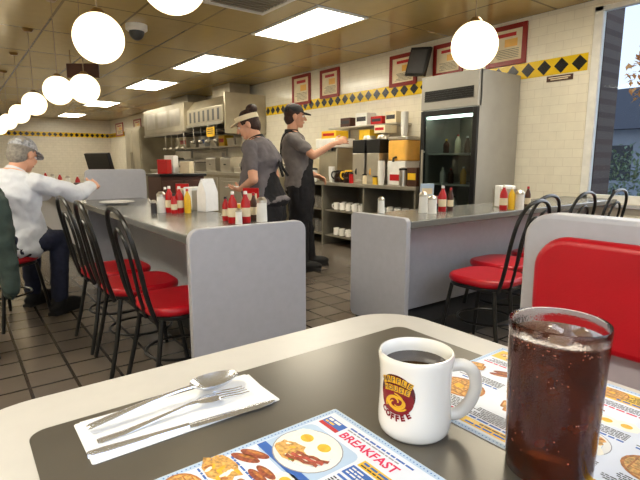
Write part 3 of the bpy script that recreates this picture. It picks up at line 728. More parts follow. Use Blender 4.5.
# ---- cooler
t=thing('drinks_cooler','upright glass door cooler standing at the back wall right of the drink dispenser','fridge',(3.8,2.69,0))
W_,D_,H_=.66,.66,1.9
MB().box((0.03,0,0.08),(D_,.025,H_)).box((.03,W_-.025,.08),(D_,W_,H_)).box((D_-.02,.025,.08),(D_,W_-.025,H_)).box((.03,.025,H_-.03),(D_,W_-.025,H_)).box((.03,.025,.08),(D_,W_-.025,.28)).build('cabinet','cooler',t)
MB().box((.6,.026,.29),(.635,W_-.026,1.55)).build('inner_liner','dsteel',t)
MB().box((0,0,1.58),(.06,W_,H_)).build('header','cooler',t,.006)
f=MB(); f.box((-.006,.05,1.66),(-.0005,W_-.05,1.76))
for k in range(5): f.box((-.01,.05,1.665+k*.02),(-.006,W_-.05,1.673+k*.02))
f.build('grille','black',t)
d=MB().box((0,0,.28),(.03,.05,1.575)).box((0,W_-.05,.28),(.03,W_,1.575)).box((0,.05,.28),(.03,W_-.05,.34)).box((0,.05,1.52),(.03,W_-.05,1.575)).build('door','black',t,.004)
MB().box((.012,.05,.34),(.018,W_-.05,1.52)).build('glass_pane','door_glass',d,smooth=0)
MB().tube([(-.03,.6,.75),(-.03,.6,1.2)],.012).tube([(0,.6,.77),(-.03,.6,.77)],.01).tube([(0,.6,1.18),(-.03,.6,1.18)],.01).build('handle','steel',d)
MB().box((0,0,.0),(.06,W_,.279)).build('base_grille','dgrey',t)
for z in (.55,.85,1.15): MB().box((.10,.03,z),(.59,W_-.03,z+.016)).build('shelf','white',t)
MB().box((.06,.03,1.5),(.10,.63,1.53)).build('inner_lamp',mat('cooler_lamp',(230,248,238),.4,emit=9),t)
def bottle(name,loc,label,cat,mb_,mc,h,r,group=None,neck=.35,band=None):
    t=thing(name,label,cat,loc,0,group)
    MB().lathe([(0,0),(r*.95,0),(r,.006),(r,h*.6),(r*.9,h*.68),(r*neck,h*.86),(r*neck,h*.9),(0,h*.9)],seg=18).build('body',mb_,t,smooth=50)
    MB().lathe([(0,h*.9+.0003),(r*neck*1.2,h*.9+.0003),(r*neck*1.0,h),(0,h)],seg=14).build('cap',mc,t)
    if band: MB().lathe([(r*1.004,h*.2),(r*1.02,h*.2),(r*1.02,h*.48),(r*1.004,h*.48)],seg=18).build('paper_band',band,t)
    return t
fr=((2.81,1.1665,'white','redp',.17,'white bottle with red cap on the top shelf of the cooler'),(2.92,1.1665,'brown','white',.16,'brown bottle on the top shelf of the cooler'),(3.03,1.1665,'cream','redp',.18,'cream bottle on the top shelf of the cooler'),(3.17,1.1665,'brown','yellow',.14,'small brown bottle with yellow cap on the top shelf of the cooler'),
 (2.82,.8665,'cream','yellow',.15,'cream bottle with yellow cap on the middle shelf of the cooler'),(2.95,.8665,'orange','white',.17,'orange bottle on the middle shelf of the cooler'),(3.1,.8665,'brown','redp',.15,'brown bottle on the middle shelf of the cooler'),(3.2,.8665,'white','white',.16,'all white bottle on the middle shelf of the cooler'),
 (2.85,.5665,'yellow','white',.17,'yellow bottle on the lower shelf of the cooler'),(3.05,.5665,'white','black',.18,'white bottle with black cap on the lower shelf of the cooler'))
for y,z,a,b,h,l in fr: bottle('bottle',(3.99,y,z),l,'bottle',a,b,h,.03)
# ================================================================== counter condiments
def ketchup(loc,label,g): return bottle('ketchup_bottle',loc,label,'bottle','redp','white',.165,.025,g,.35,'cream')
def shaker(loc,label,g,h=.13,r=.029,name='sugar_shaker',fill='sugar'):
    t=thing(name,label,'shaker',loc,0,g)
    MB().lathe([(0,0),(r,0),(r,.004),(r*.92,h*.78),(0,h*.78)],seg=18).build('jar',fill,t,smooth=50)
    MB().lathe([(0,h*.7801),(r*1.02,h*.7801),(r*1.0,h*.88),(r*.5,h),(0,h)],seg=18).build('lid','steel',t); return t
def packet_rack(loc,label,g,rz,m1='yellow',m2='paper'):
    t=thing('packet_rack',label,'rack',loc,rz,g)
    MB().box((-.06,-.035,0),(.06,.035,.008)).box((-.06,-.035,.008),(-.055,.035,.06)).box((.055,-.035,.008),(.06,.035,.06)).box((-.055,.03,.008),(.055,.035,.06)).box((-.055,-.035,.008),(.055,-.031,.04)).build('tray','black',t)
    for k,m in enumerate((m1,m2,'redp','lblue')): MB().box((-.05+k*.026,-.028,.009),(-.028+k*.026,.028,.085),rot=Matrix.Rotation(.06*(k-1.5),3,'Y')).build('packet',m,t)
    return t
def sauce(loc,label,g,m='brown',mc='redp',h=.15): return bottle('sauce_bottle',loc,label,'bottle',m,mc,h,.019,g,.4,'cream')
def menu_card(loc,rz,label,m='redp'):
    t=thing('menu_card',label,'menu',loc,rz)
    MB().box((-.045,-.004,0),(.045,.004,.17),rot=Matrix.Rotation(R(6),3,'X'),piv=(0,0,0)).build('card',m,t)
    MB().box((-.035,-.0055,.1),(.035,-.0045,.14),rot=Matrix.Rotation(R(6),3,'X'),piv=(0,0,0)).build('print','cream',t,smooth=0)
g='condiments on the left counter'
def cz(px,py): p=on_z(px,py,CZ); return (p.x,p.y,CZ+.0004)
ketchup(cz(233,223),'red ketchup bottle at the front left of the group beside the end panel',g); ketchup(cz(246,222.5),'red ketchup bottle in the middle of the group beside the end panel',g)
sauce(cz(254,220),'dark sauce bottle with red cap in the group beside the end panel',g)
sauce(cz(226,220.5),'small red hot sauce bottle at the left of the group beside the end panel',g,'redp','black',.13)
shaker(cz(262,221.5),'white sugar shaker at the right of the group beside the end panel',g); packet_rack(cz(241,218.5),'rack of sweetener packets behind the bottles beside the end panel',g,.3)
shaker(cz(239,224),'small salt shaker at the front of the group beside the end panel',g,.08,.018,'salt_shaker')
menu_card(cz(252,217.5),R(-40),'red folded menu card standing behind the bottles beside the end panel')
ketchup(cz(170,212.5),'red ketchup bottle left in the condiment group farther along the left counter',g); ketchup(cz(180,213),'red ketchup bottle in the middle of the farther condiment group',g)
bottle('mustard_bottle',cz(188,213),'yellow mustard bottle in the farther condiment group','bottle','yellow','redp',.15,.021,g)
shaker(cz(162,212.5),'white sugar shaker at the left of the farther condiment group',g); shaker(cz(154,213),'small pepper shaker left of the farther sugar shaker',g,.08,.018,'pepper_shaker','dgrey')
packet_rack(cz(176,209.5),'rack of sweetener packets in the farther condiment group',g,-.2,'redp')
sauce(cz(166,209.8),'dark sauce bottle in the farther condiment group',g,'brown','white'); sauce(cz(174.5,213.5),'red hot sauce bottle between the two ketchup bottles of the farther group',g,'redp','black',.12)
menu_card(cz(184,208.5),R(-40),'red folded menu card standing among the farther condiments')
def napkin_holder(loc,rz,label):
    t=thing('napkin_holder',label,'napkin holder',loc,rz)
    MB().box((-.06,-.05,0),(.06,.05,.006)).box((-.06,-.05,.006),(.06,-.046,.13)).box((-.06,.046,.006),(.06,.05,.13)).build('holder','steel',t)
    MB().box((-.055,-.042,.007),(.055,.042,.15)).build('napkins','paper',t,.004)
napkin_holder(cz(195,209.5),.3,'steel holder full of white napkins behind the farther condiments')
t=thing('paper_bag','standing white paper takeaway bag on the left counter','bag',cz(208,211),.35)
MB().rings([[V((x*a,y*b,z)) for x,y in ((-1,-1),(1,-1),(1,1),(-1,1))] for z,a,b in ((0,.055,.04),(.12,.055,.04),(.17,.055,.02),(.20,.054,.006))]).build('bag','paper',t,.003); MB().box((-.045,-.012,.185),(.045,.008,.208)).build('folded_top','paper',t)
o=MB().lathe([(0,0),(.07,0),(.075,.004),(.125,.016),(.126,.019),(.073,.009),(0,.008)],seg=32).build('plate','ceram'); o.location=(.97,3.82,CZ+.0004); tag(o,'white dinner plate on the counter in front of the seated man','plate')
g='condiments on the right counter'
shaker(cz(381,213),'small salt shaker at the panel end of the right counter',g,.1,.022,'salt_shaker')
shaker(cz(423,212.5),'white sugar shaker left in the first group on the right counter',g); shaker(cz(432,213.5),'white creamer jar in the middle of the first group on the right counter',g,.11,.028,'creamer_jar')
ketchup(cz(442,211.5),'red ketchup bottle in the first group on the right counter',g); sauce(cz(450,211),'dark sauce bottle right in the first group on the right counter',g)
packet_rack(cz(436,209),'rack of sweetener packets in the first group on the right counter',g,-.6)
menu_card(cz(426,208.5),R(-40),'pale folded menu card standing in the first group on the right counter','lblue')
ketchup(cz(503,210),'red ketchup bottle in the second group on the right counter',g); bottle('mustard_bottle',cz(511,209.5),'yellow mustard bottle in the second group on the right counter','bottle','yellow','white',.15,.022,g)
shaker(cz(519,209.5),'white sugar shaker in the second group on the right counter',g); sauce(cz(527,208.5),'dark sauce bottle in the second group on the right counter',g)
packet_rack(cz(517,206.5),'rack of sweetener packets in the second group on the right counter',g,-.5,'redp')
napkin_holder(cz(504,207),-.5,'steel napkin holder in the second group on the right counter')
# ---- far counter clutter
t=thing('cash_register','dark cash register with a tilted screen on the far counter','cash register',(1.18,5.15,CZ+.0004),R(20))
MB().box((-.18,-.2,0),(.18,.2,.11)).build('drawer','dgrey',t,.008); MB().box((-.02,-.15,.1105),(.02,.15,.2)).build('neck','black',t); MB().box((-.03,-.19,.18),(.01,.19,.40),rot=Matrix.Rotation(R(-14),3,'Y')).build('screen','black',t,.006)
t=thing('service_cabinet','brown wooden waiter cabinet behind the left counter divider','cabinet',(1.82,4.85,0))
MB().box((-.22,-.2,.06),(.22,.2,.94)).build('body','brown',t,.006); MB().box((-.24,-.22,.941),(.24,.22,.965)).build('top','black',t,.004)
for s_ in (-.11,.11):
    d=MB().box((s_-.1,-.215,.1),(s_+.1,-.201,.9)).build('door','brown',t,.004); MB().ell((s_+.07*(-1 if s_>0 else 1),-.222,.55),(.012,.01,.012)).build('knob','steel',d)
MB().box((-.2,-.18,0),(.2,.18,.06)).build('plinth','kick',t)
for k,(dx,dy,m,h) in enumerate(((-.14,-.08,'redp',.14),(-.02,.05,'white',.18),(.1,-.06,'cream',.12))): carton('box',(1.82+dx,4.85+dy,.9655),(.1,.1,h),m,['red box on top of the brown waiter cabinet','white box on top of the brown waiter cabinet','cream box on top of the brown waiter cabinet'][k],R(-50),'ink')
for k,y in enumerate((5.9,7.0,8.2)):
    ketchup((1.1,y,CZ+.0004),['red ketchup bottle nearest on the far counter','red ketchup bottle midway on the far counter','red ketchup bottle farthest on the far counter'][k],'condiments on the far counter')
    shaker((1.2,y+.05,CZ+.0004),['sugar shaker nearest on the far counter','sugar shaker midway on the far counter','sugar shaker farthest on the far counter'][k],'condiments on the far counter')
# ================================================================== grill line
t=thing('exhaust_hood','long steel exhaust hood with a pale end panel above the grill line','hood',(4.05,9.5,0))
MB().prism([(-.36,1.74),(.44,1.74),(.44,2.2),(-.2,2.2),(-.36,2.02)],-1.93,-.4,'y').prism([(-.42,1.64),(.44,1.64),(.44,2.2),(-.42,2.2)],-.39,2.0,'y').build('canopy','bsteel',t,.004)
MB().prism([(-.34,1.55),(.44,1.55),(.44,2.22),(-.34,2.22)],-1.99,-1.94,'y').build('end_panel','bsteel',t,.004)
MB().box((-.44,-.38,1.61),(-.42,2.0,1.66)).box((-.38,-1.93,1.71),(-.36,-.41,1.76)).build('front_rail','steel',t)
MB().box((-.05,-1.6,2.2),(.35,-.9,2.435)).build('duct','bsteel',t); MB().box((-.05,.3,2.2),(.35,1.2,2.435)).build('duct','bsteel',t)
for k in range(4): MB().box((-.3,-1.7+k*.9,1.62),(.35,-1.0+k*.9,1.638)).build('filter','dgrey',t)
for k in range(7): MB().box((-.362,-1.8+k*.2,1.79),(-.3605,-1.72+k*.2,1.98)).build('louvre','dgrey',t)
for k in range(3): MB().box((-.4215,-.2+k*.72,1.78),(-.4205,.36+k*.72,2.1)).build('access_panel','steel',t)
u0=None
for k in range(8):
    loc=(3.67 if k<4 else 3.61,7.75+k*.33,1.71 if k<4 else 1.61); l='long steel ladle hanging from the exhaust hood rail'
    if u0 is None:
        u0=thing('ladle',l,'ladle',loc,0,'ladles on the hood rail'); MB().tube(spline([(.0,0,0),(-.02,0,-.01),(-.012,0,-.05),(-.01,0,-.26)],4),.006,6).build('handle','steel',u0); MB().ell((-.03,0,-.28),(.045,.045,.035)).build('cup','dsteel',u0,smooth=180)
    else: dup(u0,loc,random.uniform(-.4,.4))
t=thing('kitchen_shelf','steel shelf of pans and boxes below the exhaust hood','shelf',(4.25,9.0,1.34))
MB().box((-.22,-1.4,0),(.24,1.9,.025)).build('board','steel',t,.003)
for y in (-1.3,0,1.8): MB().box((.2,y,-.18),(.235,y+.03,-.001)).box((-.15,y,-.03),(.2,y+.03,-.001)).build('bracket','steel',t)
def pan(loc,label):
    t=thing('food_pan',label,'pan',loc,0,'steel pans on the kitchen shelf')
    MB().rings([[V((x,y,0)) for x,y in rr(-.09,-.13,.09,.13,.03,4)],[V((x,y,.13)) for x,y in rr(-.10,-.14,.10,.14,.03,4)]]).build('pan_body','steel',t)
    MB().prism(rr(-.11,-.15,.11,.15,.035,4),.1305,.138).build('rim','steel',t); return t
for k,y in enumerate((7.8,8.15,8.9,9.9)): pan((4.2,y,1.3655),['steel food pan nearest on the kitchen shelf','second steel food pan on the kitchen shelf','third steel food pan on the kitchen shelf','farthest steel food pan on the kitchen shelf'][k])
carton('box',(4.2,8.5,1.3655),(.2,.24,.2),'yellow','yellow box between pans on the kitchen shelf',0,'redp'); carton('box',(4.2,9.4,1.3655),(.2,.3,.22),'white','white box between pans on the kitchen shelf',0,'blue'); carton('box',(4.2,10.4,1.3655),(.2,.4,.24),'cream','cream box at the far end of the kitchen shelf',0,'redp')
t=thing('grill_counter','long stainless steel cooking counter under the exhaust hood','counter',(4.1,8.8,0))
MB().box((-.36,-2.7,.85),(.385,2.8,.9)).build('worktop','steel',t,.004); MB().box((-.33,-2.68,.1),(.38,2.78,.849)).build('body','bsteel',t); MB().box((-.3,-2.6,0),(.36,2.7,.099)).build('plinth','kick',t)
for k in range(6):
    d=MB().box((-.345,-2.6+k*.9,.2),(-.331,-1.78+k*.9,.8)).build('door','steel',t,.003); MB().tube([(-.365,-2.5+k*.9,.74),(-.365,-1.9+k*.9,.74)],.01).build('handle','steel',d)
GZ=.9005
def waffle_iron(loc,label):
    t=thing('waffle_iron',label,'waffle iron',loc,PI/2,'waffle irons on the cooking counter')
    MB().box((-.15,-.18,0),(.15,.18,.09)).build('base','steel',t,.01)
    MB().lathe([(0,.0905),(.13,.0905),(.14,.11),(.13,.15),(.06,.165),(0,.165)]).build('lid','dsteel',t); MB().tube([(0,-.13,.12),(0,-.24,.14)],.014).build('handle','black',t); return t
wi=waffle_iron((3.98,6.4,GZ),'waffle iron nearest the camera on the cooking counter'); dup(wi,(3.98,6.85,GZ),PI/2,'second waffle iron on the cooking counter'); dup(wi,(3.98,7.3,GZ),PI/2,'third waffle iron on the cooking counter')
def toaster(loc,label):
    t=thing('toaster',label,'toaster',loc,0,'toasters on the cooking counter')
    MB().prism(rr(-.13,0,.13,.26,.04,5),-.2,.2,'y').build('body','steel',t)
    for s_ in (-.05,.05): MB().box((s_-.014,-.16,.2595),(s_+.014,.16,.2625)).build('slot','black',t)
    MB().box((-.155,-.02,.12),(-.131,.02,.14)).build('lever','black',t); return t
to=toaster((4.0,7.9,GZ),'steel toaster nearest on the cooking counter'); dup(to,(4.0,8.5,GZ),0,'steel toaster farther along the cooking counter')
t=thing('griddle','flat top griddle with raised back on the cooking counter','griddle',(4.1,9.7,GZ))
MB().box((-.34,-.7,0),(.34,.7,.16)).build('body','steel',t,.008); MB().box((-.3,-.68,.1605),(.25,.68,.17)).build('hotplate','black',t); MB().box((.25,-.68,.1605),(.33,.68,.36)).build('splash_guard','steel',t)
for k in range(5): MB().lathe([(0,0),(.025,0),(.02,.03),(0,.03)],c=(-.341,-.5+k*.25,.08),seg=12,Mx=Matrix.Rotation(-PI/2,3,'Y')).build('knob','black',t)
t=thing('tall_cabinet','tall steel two door cabinet beyond the exhaust hood','cabinet',(4.05,12.5,0))
MB().box((-.4,-.6,.1),(.43,.6,1.9)).build('body','bsteel',t,.006); MB().box((-.36,-.56,0),(.4,.56,.1)).build('plinth','kick',t)
for s_ in (-.295,.295):
    d=MB().box((-.425,s_-.285,.15),(-.401,s_+.285,1.85)).build('door','bsteel',t,.004); MB().tube([(-.45,s_*.2,.9),(-.45,s_*.2,1.3)],.012).build('handle','dsteel',d)
t=thing('notice_board','small yellow notice hanging from the hood front rail','sign',(3.66,8.0,1.51))
MB().box((-.006,-.16,0),(.006,.16,.16)).build('board','yellow',t,.003)
f=MB()
for z,w in ((.12,.22),(.085,.26),(.05,.2)): f.box((-.008,-w/2,z),(-.0065,w/2,z+.014))
f.build('print','ink',t,smooth=0); MB().tube([(0,-.12,.16),(0,-.12,.21)],.004).tube([(0,.12,.16),(0,.12,.21)],.004).build('hook','steel',t)
t=thing('steam_table','steel food warmer with lids at the far end of the cooking counter','food warmer',(4.1,10.9,GZ))
MB().box((-.3,-.35,0),(.3,.35,.22)).build('body','steel',t,.008)
for k in range(2): MB().lathe([(0,.221),(.14,.221),(.12,.26),(0,.28)],c=(0,-.17+k*.34,0)).build('lid','dsteel',t)
# ================================================================== wall pictures
def poster(x0,y0,x1,y1,label,m='redframe'):
    a=on_x(x0,y0,XW); b=on_x(x1,y1,XW)
    ym=(a.y+b.y)/2; w=abs(a.y-b.y); c=on_x((x0+x1)/2,(y0+y1)/2,XW); d1=on_x((x0+x1)/2,y0,XW); d2=on_x((x0+x1)/2,y1,XW); h=abs(d1.z-d2.z)
    t=thing('framed_poster',label,'picture',(XW-.001,ym,c.z-h/2),0,'framed notices on the tiled wall')
    b_=.045 if w>.25 else .03; f=MB()
    f.box((-.025,-w/2,0),(0,-w/2+b_,h)).box((-.025,w/2-b_,0),(0,w/2,h)).box((-.025,-w/2+b_,0),(0,w/2-b_,b_)).box((-.025,-w/2+b_,h-b_),(0,w/2-b_,h)); f.build('frame',m,t,.003)
    f=MB(); f.box((-.012,-w/2+b_,b_),(-.001,w/2-b_,h-b_)); iw=w-2*b_; ih=h-2*b_
    f.box((-.0135,-iw*.3,b_+ih*.78),(-.0125,iw*.3,b_+ih*.9),1)
    f.box((-.0135,-iw*.35,b_+ih*.45),(-.0125,iw*.05,b_+ih*.7),3)
    for k in range(6): f.box((-.0135,-iw*.4,b_+ih*(.36-k*.055)),(-.0125,iw*random.uniform(.2,.4),b_+ih*(.375-k*.055)),2)
    f.build('print',['cream','redp','ink','orange'],t,smooth=0)
poster(293,75,311,105,'red framed notice farthest left above the diamond band'); poster(321,69,340,98,'red framed notice second from left above the diamond band')
poster(391,54,417,86,'red framed notice just left of the dark wall screen'); poster(435,43,463,76,'red framed notice behind the right hand globe lamp')
poster(489,26,526,66,'large red framed notice nearest the window')
for a in ((116,123,124,136,'tiny red framed notice far along the wall, left one'),(134,119,142,132,'tiny red framed notice far along the wall, middle one'),(150,115,159,129,'tiny red framed notice far along the wall, right one')): poster(*a)
pz=on_x(419,62,4.36)
t=thing('wall_screen','dark tilted screen on a wall bracket between two red framed notices','screen',(4.36,pz.y,pz.z),0)
MB().box((-.03,-.15,-.16),(.01,.15,.16),rot=Matrix.Rotation(R(10),3,'Y')@Matrix.Rotation(R(8),3,'X')).build('casing','black',t,.006); MB().box((-.035,-.125,-.13),(-.031,.125,.13),rot=Matrix.Rotation(R(10),3,'Y')@Matrix.Rotation(R(8),3,'X'),piv=(-.01,0,0)).build('display','dgrey',t)
MB().tube([(.01,0,0),(.138,0,0)],.02).build('bracket','black',t)
pz=on_x(560,78,XW)
t=thing('wall_plaque','narrow brown plaque on the tiles just below the diamond band near the window','sign',(XW-.001,pz.y,pz.z)); MB().box((-.012,-.12,-.025),(0,.12,.025)).build('plaque_board','brown',t,.003); f=MB(); f.box((-.0135,-.1,.003),(-.0125,.1,.012)).box((-.0135,-.08,-.013),(-.0125,.08,-.004)); f.build('print','cream',t,smooth=0)
# ================================================================== people
def hand(f,w,d,n,side,curl=.35,s=1.0):
    w=V(w); d=V(d).normalized(); n=V(n); n=(n-d*n.dot(d)).normalized(); sd=d.cross(n)
    Mx=Matrix((sd,d,n)).transposed()
    f.ell(w+d*.045*s,(.041*s,.055*s,.016*s),Mx)
    for k,(o,l) in enumerate(((-.034,.062),(-.0115,.074),(.0115,.078),(.034,.068))):
        b=w+d*.082*s+sd*o*s*side; a=curl
        d1=d*math.cos(a)+n*math.sin(a)+sd*o*side*2.2; d1.normalize(); d2=d*math.cos(2.2*a)+n*math.sin(2.2*a)+sd*o*side*1.5; d2.normalize()
        p1=b+d1*l*.52*s; f.cap(b,p1,.0098*s,.009*s,8); f.cap(p1,p1+d2*l*.5*s,.009*s,.0075*s,8)
    b=w+d*.025*s+sd*.034*s*side; d1=(d*.7+sd*.75*side+n*.35).normalized(); p1=b+d1*.04*s; f.cap(b,p1,.013*s,.011*s,8); f.cap(p1,p1+(d*.9+sd*.25*side+n*.35).normalized()*.034*s,.011*s,.0085*s,8)
TORSO=[(0,0,-.10,.10,.08),(0,0,-.06,.15,.105),(0,0,0,.165,.115),(0,.005,.10,.152,.108),(0,.008,.2,.148,.105),(0,.008,.31,.162,.112),(0,.0,.41,.172,.11),(0,-.005,.48,.15,.09),(0,-.01,.525,.09,.065),(0,-.01,.55,.05,.05)]
def person(label,loc,rz,S,hip,lean,legs,arms,head,skin,shirt,pants,sleeve,belly=0,collar=None,sl=.62):
    t=thing('person',label,'person',loc,rz); hip=V(hip)
    T=Matrix.Translation(hip)@Matrix.Rotation(-R(lean),4,'X')
    sec=[(a*S,(b+(belly*.4 if 0<=z<.3 else 0))*S,z*S,rx*S*(1+belly*(1 if z<.35 else .5)),ry*S*(1+belly*(2 if 0<=z<.35 else .8))) for a,b,z,rx,ry in TORSO]
    f=MB(); f.loft(sec,T)
    hc=T@V((0,.0,.60*S))+V((0,.03*S,.085*S)); HR=Matrix.Rotation(R(head[1]),3,'Z')@Matrix.Rotation(-R(head[0]),3,'X')
    if len(head)>2: hc+=V((0,head[2],head[3]))
    H=Matrix.Translation(hc)@HR.to_4x4()
    f.cap(T@V((0,-.012*S,.47*S)),H@V((0,-.02*S,-.05*S)),.06*S,.053*S)
    E=lambda c,r:f.ell(H@(V(c)*S),tuple(v*S for v in r),HR)
    E((0,-.012,.028),(.075,.094,.087)); E((0,.03,-.04),(.059,.062,.072)); E((0,.062,-.092),(.028,.026,.022)); E((0,.076,.018),(.05,.018,.012))
    f.cap(H@(V((0,.09,.004))*S),H@(V((0,.111,-.03))*S),.009*S,.0145*S,8)
    for s_ in (-1,1):
        E((s_*.076,-.012,-.015),(.011,.021,.033)); E((s_*.038,.066,-.03),(.022,.022,.02))
    E((0,.086,-.062),(.022,.01,.008))
    sh=[T@V((s_*.172*S*(1+belly*.5),-.005*S,.455*S)) for s_ in (1,-1)]
    for i,(el,wr,hd,pn,cu) in enumerate(arms):
        f.cap(sh[i],el,.052*S,.040*S); f.cap(el,wr,.040*S,.027*S); w=V(wr); dd=V(hd).normalized(); f.cap(w-dd*.01,w+dd*.02,.026*S,.024*S)
        hand(f,wr,hd,pn,1 if i==0 else -1,cu,S)
    for hj,kn,an,toe in legs:
        f.cap(hj,kn,.085*S,.056*S); f.cap(kn,an,.056*S,.038*S); a=V(an); td=V(toe).normalized()
        f.cap(a+V((0,0,-.035))-td*.02,a+td*.14*S+V((0,0,-.05)),.035*S,.027*S)
    f.remesh('body',skin,t,.006,3)
    f=MB(); k=.014
    f.loft([(a,b,z,rx+k*(1 if z<.5*S else .2),ry+k*(1 if z<.5*S else .2)) for a,b,z,rx,ry in sec if z>-.08*S and z<.53*S],T)
    for i,(el,wr,hd,pn,cu) in enumerate(arms):
        el=V(el); wr=V(wr)
        if sleeve=='long': f.cap(sh[i],el,.068*S,.058*S); f.cap(el,wr-(wr-el).normalized()*.015,.058*S,.041*S)
        else: f.cap(sh[i],sh[i].lerp(el,sl),.064*S,.057*S)
    f.remesh('shirt',shirt,t,.009,2,.03)
    if collar:
        f=MB(); cc=T@V((0,-.012*S,.53*S)); q=Matrix.Rotation(-R(lean)-.1,3,'X')
        f.lathe([(.068*S,-.02),(.075*S,-.02),(.067*S,.022),(.060*S,.022)],seg=24,Mx=q)
        for v in f.bm.verts: v.co+=cc
        f.build('collar',collar,t,smooth=60)
    f=MB(); f.loft([(a,b,z,rx+.014,ry+.014) for a,b,z,rx,ry in sec if z<.06*S],T)
    for hj,kn,an,toe in legs: f.cap(hj,kn,.098*S,.07*S); f.cap(kn,V(kn).lerp(V(an),.94),.07*S,.056*S)
    f.remesh('trousers',pants,t,.011,3,.02)
    for hj,kn,an,toe in legs:
        a=V(an); td=V((toe[0],toe[1],0)).normalized(); c=V((a.x,a.y,0))+td*.055; A=Matrix.Rotation(math.atan2(-td.x,td.y),3,'Z')
        f=MB(); f.ell((c.x,c.y,.052),(.048,.145,.052),A); f.cap((a.x,a.y,.07),(a.x,a.y,.12),.052,.05); f.box((c.x-.042,c.y-.13,.0),(c.x+.042,c.y+.135,.022),rot=A); f.remesh('shoe','rubber',t,.008,3)
    for s_ in (-1,1):
        f=MB(); f.ell(H@(V((s_*.031,.079,-.001))*S),(.012*S,.0105*S,.0095*S),HR,0,12,8); f.ell(H@(V((s_*.031,.0865,-.001))*S),(.0058*S,.004*S,.0058*S),HR,1,10,6); f.build('eye',['eyew','eyed'],t,smooth=180)
        f=MB(); f.tube([H@(V((s_*.014,.096,.018))*S),H@(V((s_*.032,.09,.022))*S),H@(V((s_*.05,.072,.016))*S)],.0035*S,6); f.build('eyebrow','hairb',t)
    f=MB(); f.ell(H@(V((0,.0935,-.062))*S),(.021*S,.006*S,.0065*S),HR); f.build('mouth','lip',t,smooth=180)
    return t,H,HR,T
def hairdo(t,H,HR,S,m):
    f=MB(); f.ell(H@(V((0,-.024,.036))*S),(.083*S,.094*S,.088*S),HR); f.ell(H@(V((0,-.05,-.02))*S),(.07*S,.062*S,.075*S),HR)
    return f.remesh('hair',m,t,.008,2,.012)
def capbrim(t,H,HR,S,m,name='cap'):
    f=MB(); rg=[]
    for k in range(8):
        a=PI/2*k/7
        if k==7: q=[H@(V((0,-.014,.027+.098))*S)]
        else: q=[H@(V((.087*math.cos(a)*math.cos(2*PI*i/28),-.014+.104*math.cos(a)*math.sin(2*PI*i/28),.035+.09*math.sin(a)))*S) for i in range(28)]
        rg.append(q)
    f.rings(rg); n=14
    o=[H@(V((.075*math.cos(PI*i/n),.06+.105*math.sin(PI*i/n),.034-.02*math.sin(PI*i/n)))*S) for i in range(n+1)]
    f.rings([o,[p+HR@V((0,0,.006)) for p in o]])
    return f.build(name,m,t,smooth=50)
# standing person reaching right
S2=.97; h=.86
t,H,HR,T=person('standing person in dark cap and grey shirt reaching toward the drink machines',(2.78,3.98,0),R(-122),S2,(0,-.05,h),-4,
 [((.085,-.05,h-.03),(.10,.0,.47),(.11,.0,.085),(.1,1,0)),((-.085,-.05,h-.03),(-.10,.05,.47),(-.12,.10,.085),(-.15,1,0))],
 [((.24,.10,1.14),(.18,.31,1.26),(-.05,1,.35),(-.9,.0,-.5),.4),((-.25,-.05,1.04),(-.20,.16,.94),(.2,1,-.4),(.5,0,-1),.5)],(2,6),'skin2','shirtg2','blackcl','short',.06,'blackcl')
hairdo(t,H,HR,S2,'hairb'); capbrim(t,H,HR,S2,'blackcl')
f=MB(); f.loft([(0,-.01,.50,.175,.12),(0,-.005,.72,.18,.13),(0,-.01,.87,.182,.136),(0,-.015,1.0,.162,.130),(0,-.015,1.09,.132,.126),(0,-.02,1.22,.10,.116)],Matrix.Identity(4)); f.remesh('apron','blackcl',t,.012,2,.025)
MB().tube(spline([T@V(p) for p in ((.09,.1,.36),(.1,.06,.46),(.075,-.04,.515),(.05,-.11,.43),(.0,-.13,.3),(-.06,-.135,.18))],4),.013).tube(spline([T@V(p) for p in ((-.09,.1,.36),(-.1,.06,.46),(-.075,-.04,.515),(-.05,-.11,.43),(.0,-.13,.3),(.06,-.135,.18))],4),.013).build('apron_strap','blackcl',t)
# standing person facing left
S1=.97; h=.78; PL=(2.14,3.67,0); PR=R(36)
t,H,HR,T=person('person in cream visor and charcoal shirt behind the left counter, turned away to the left',PL,PR,S1,(0,-.10,h),17,
 [((.085,-.10,h-.03),(.11,.0,.43),(.12,-.04,.085),(.1,1,0)),((-.085,-.10,h-.03),(-.11,.0,.43),(-.12,.02,.085),(-.1,1,0))],
 [((.27,-.02,.95),(.12,.16,.86),(-.5,1,-.1),(-.3,0,1),.45),((-.275,-.05,.94),(-.11,.15,.85),(.45,1,-.1),(.3,0,1),.45)],(24,16,.02,-.02),'skin','shirtg','blackcl','short',.2,'blackcl',.62)
hairdo(t,H,HR,S1,'hairb')
f=MB(); f.ell(H@(V((0,-.085,.105))*S1),(.058,.052,.046),HR); f.build('hair_bun','hairb',t,smooth=180)
f=MB(); n=28
ring=lambda r,z:[H@(V((.0875*r*math.cos(2*PI*i/n),-.014+.106*r*math.sin(2*PI*i/n),z+.012*math.sin(2*PI*i/n)))*S1) for i in range(n)]
f.rings([ring(1.0,.035),ring(1.0,.078),ring(.94,.078),ring(.94,.035)],close=True)
o=[H@(V((.075*math.cos(PI*i/14),.07+.085*math.sin(PI*i/14),.044-.012*math.sin(PI*i/14)))*S1) for i in range(15)]
f.rings([o,[p+HR@V((0,0,.006)) for p in o]]); f.build('visor','cream',t,smooth=50)
f=MB(); f.loft([(0,-.05,.42,.19,.13),(0,-.05,.68,.205,.165),(0,-.03,.80,.195,.175),(0,-.0,.90,.16,.165),(0,.03,1.0,.12,.15),(0,.055,1.08,.09,.13)],Matrix.Identity(4)); f.remesh('apron','blackcl',t,.012,2,.025)
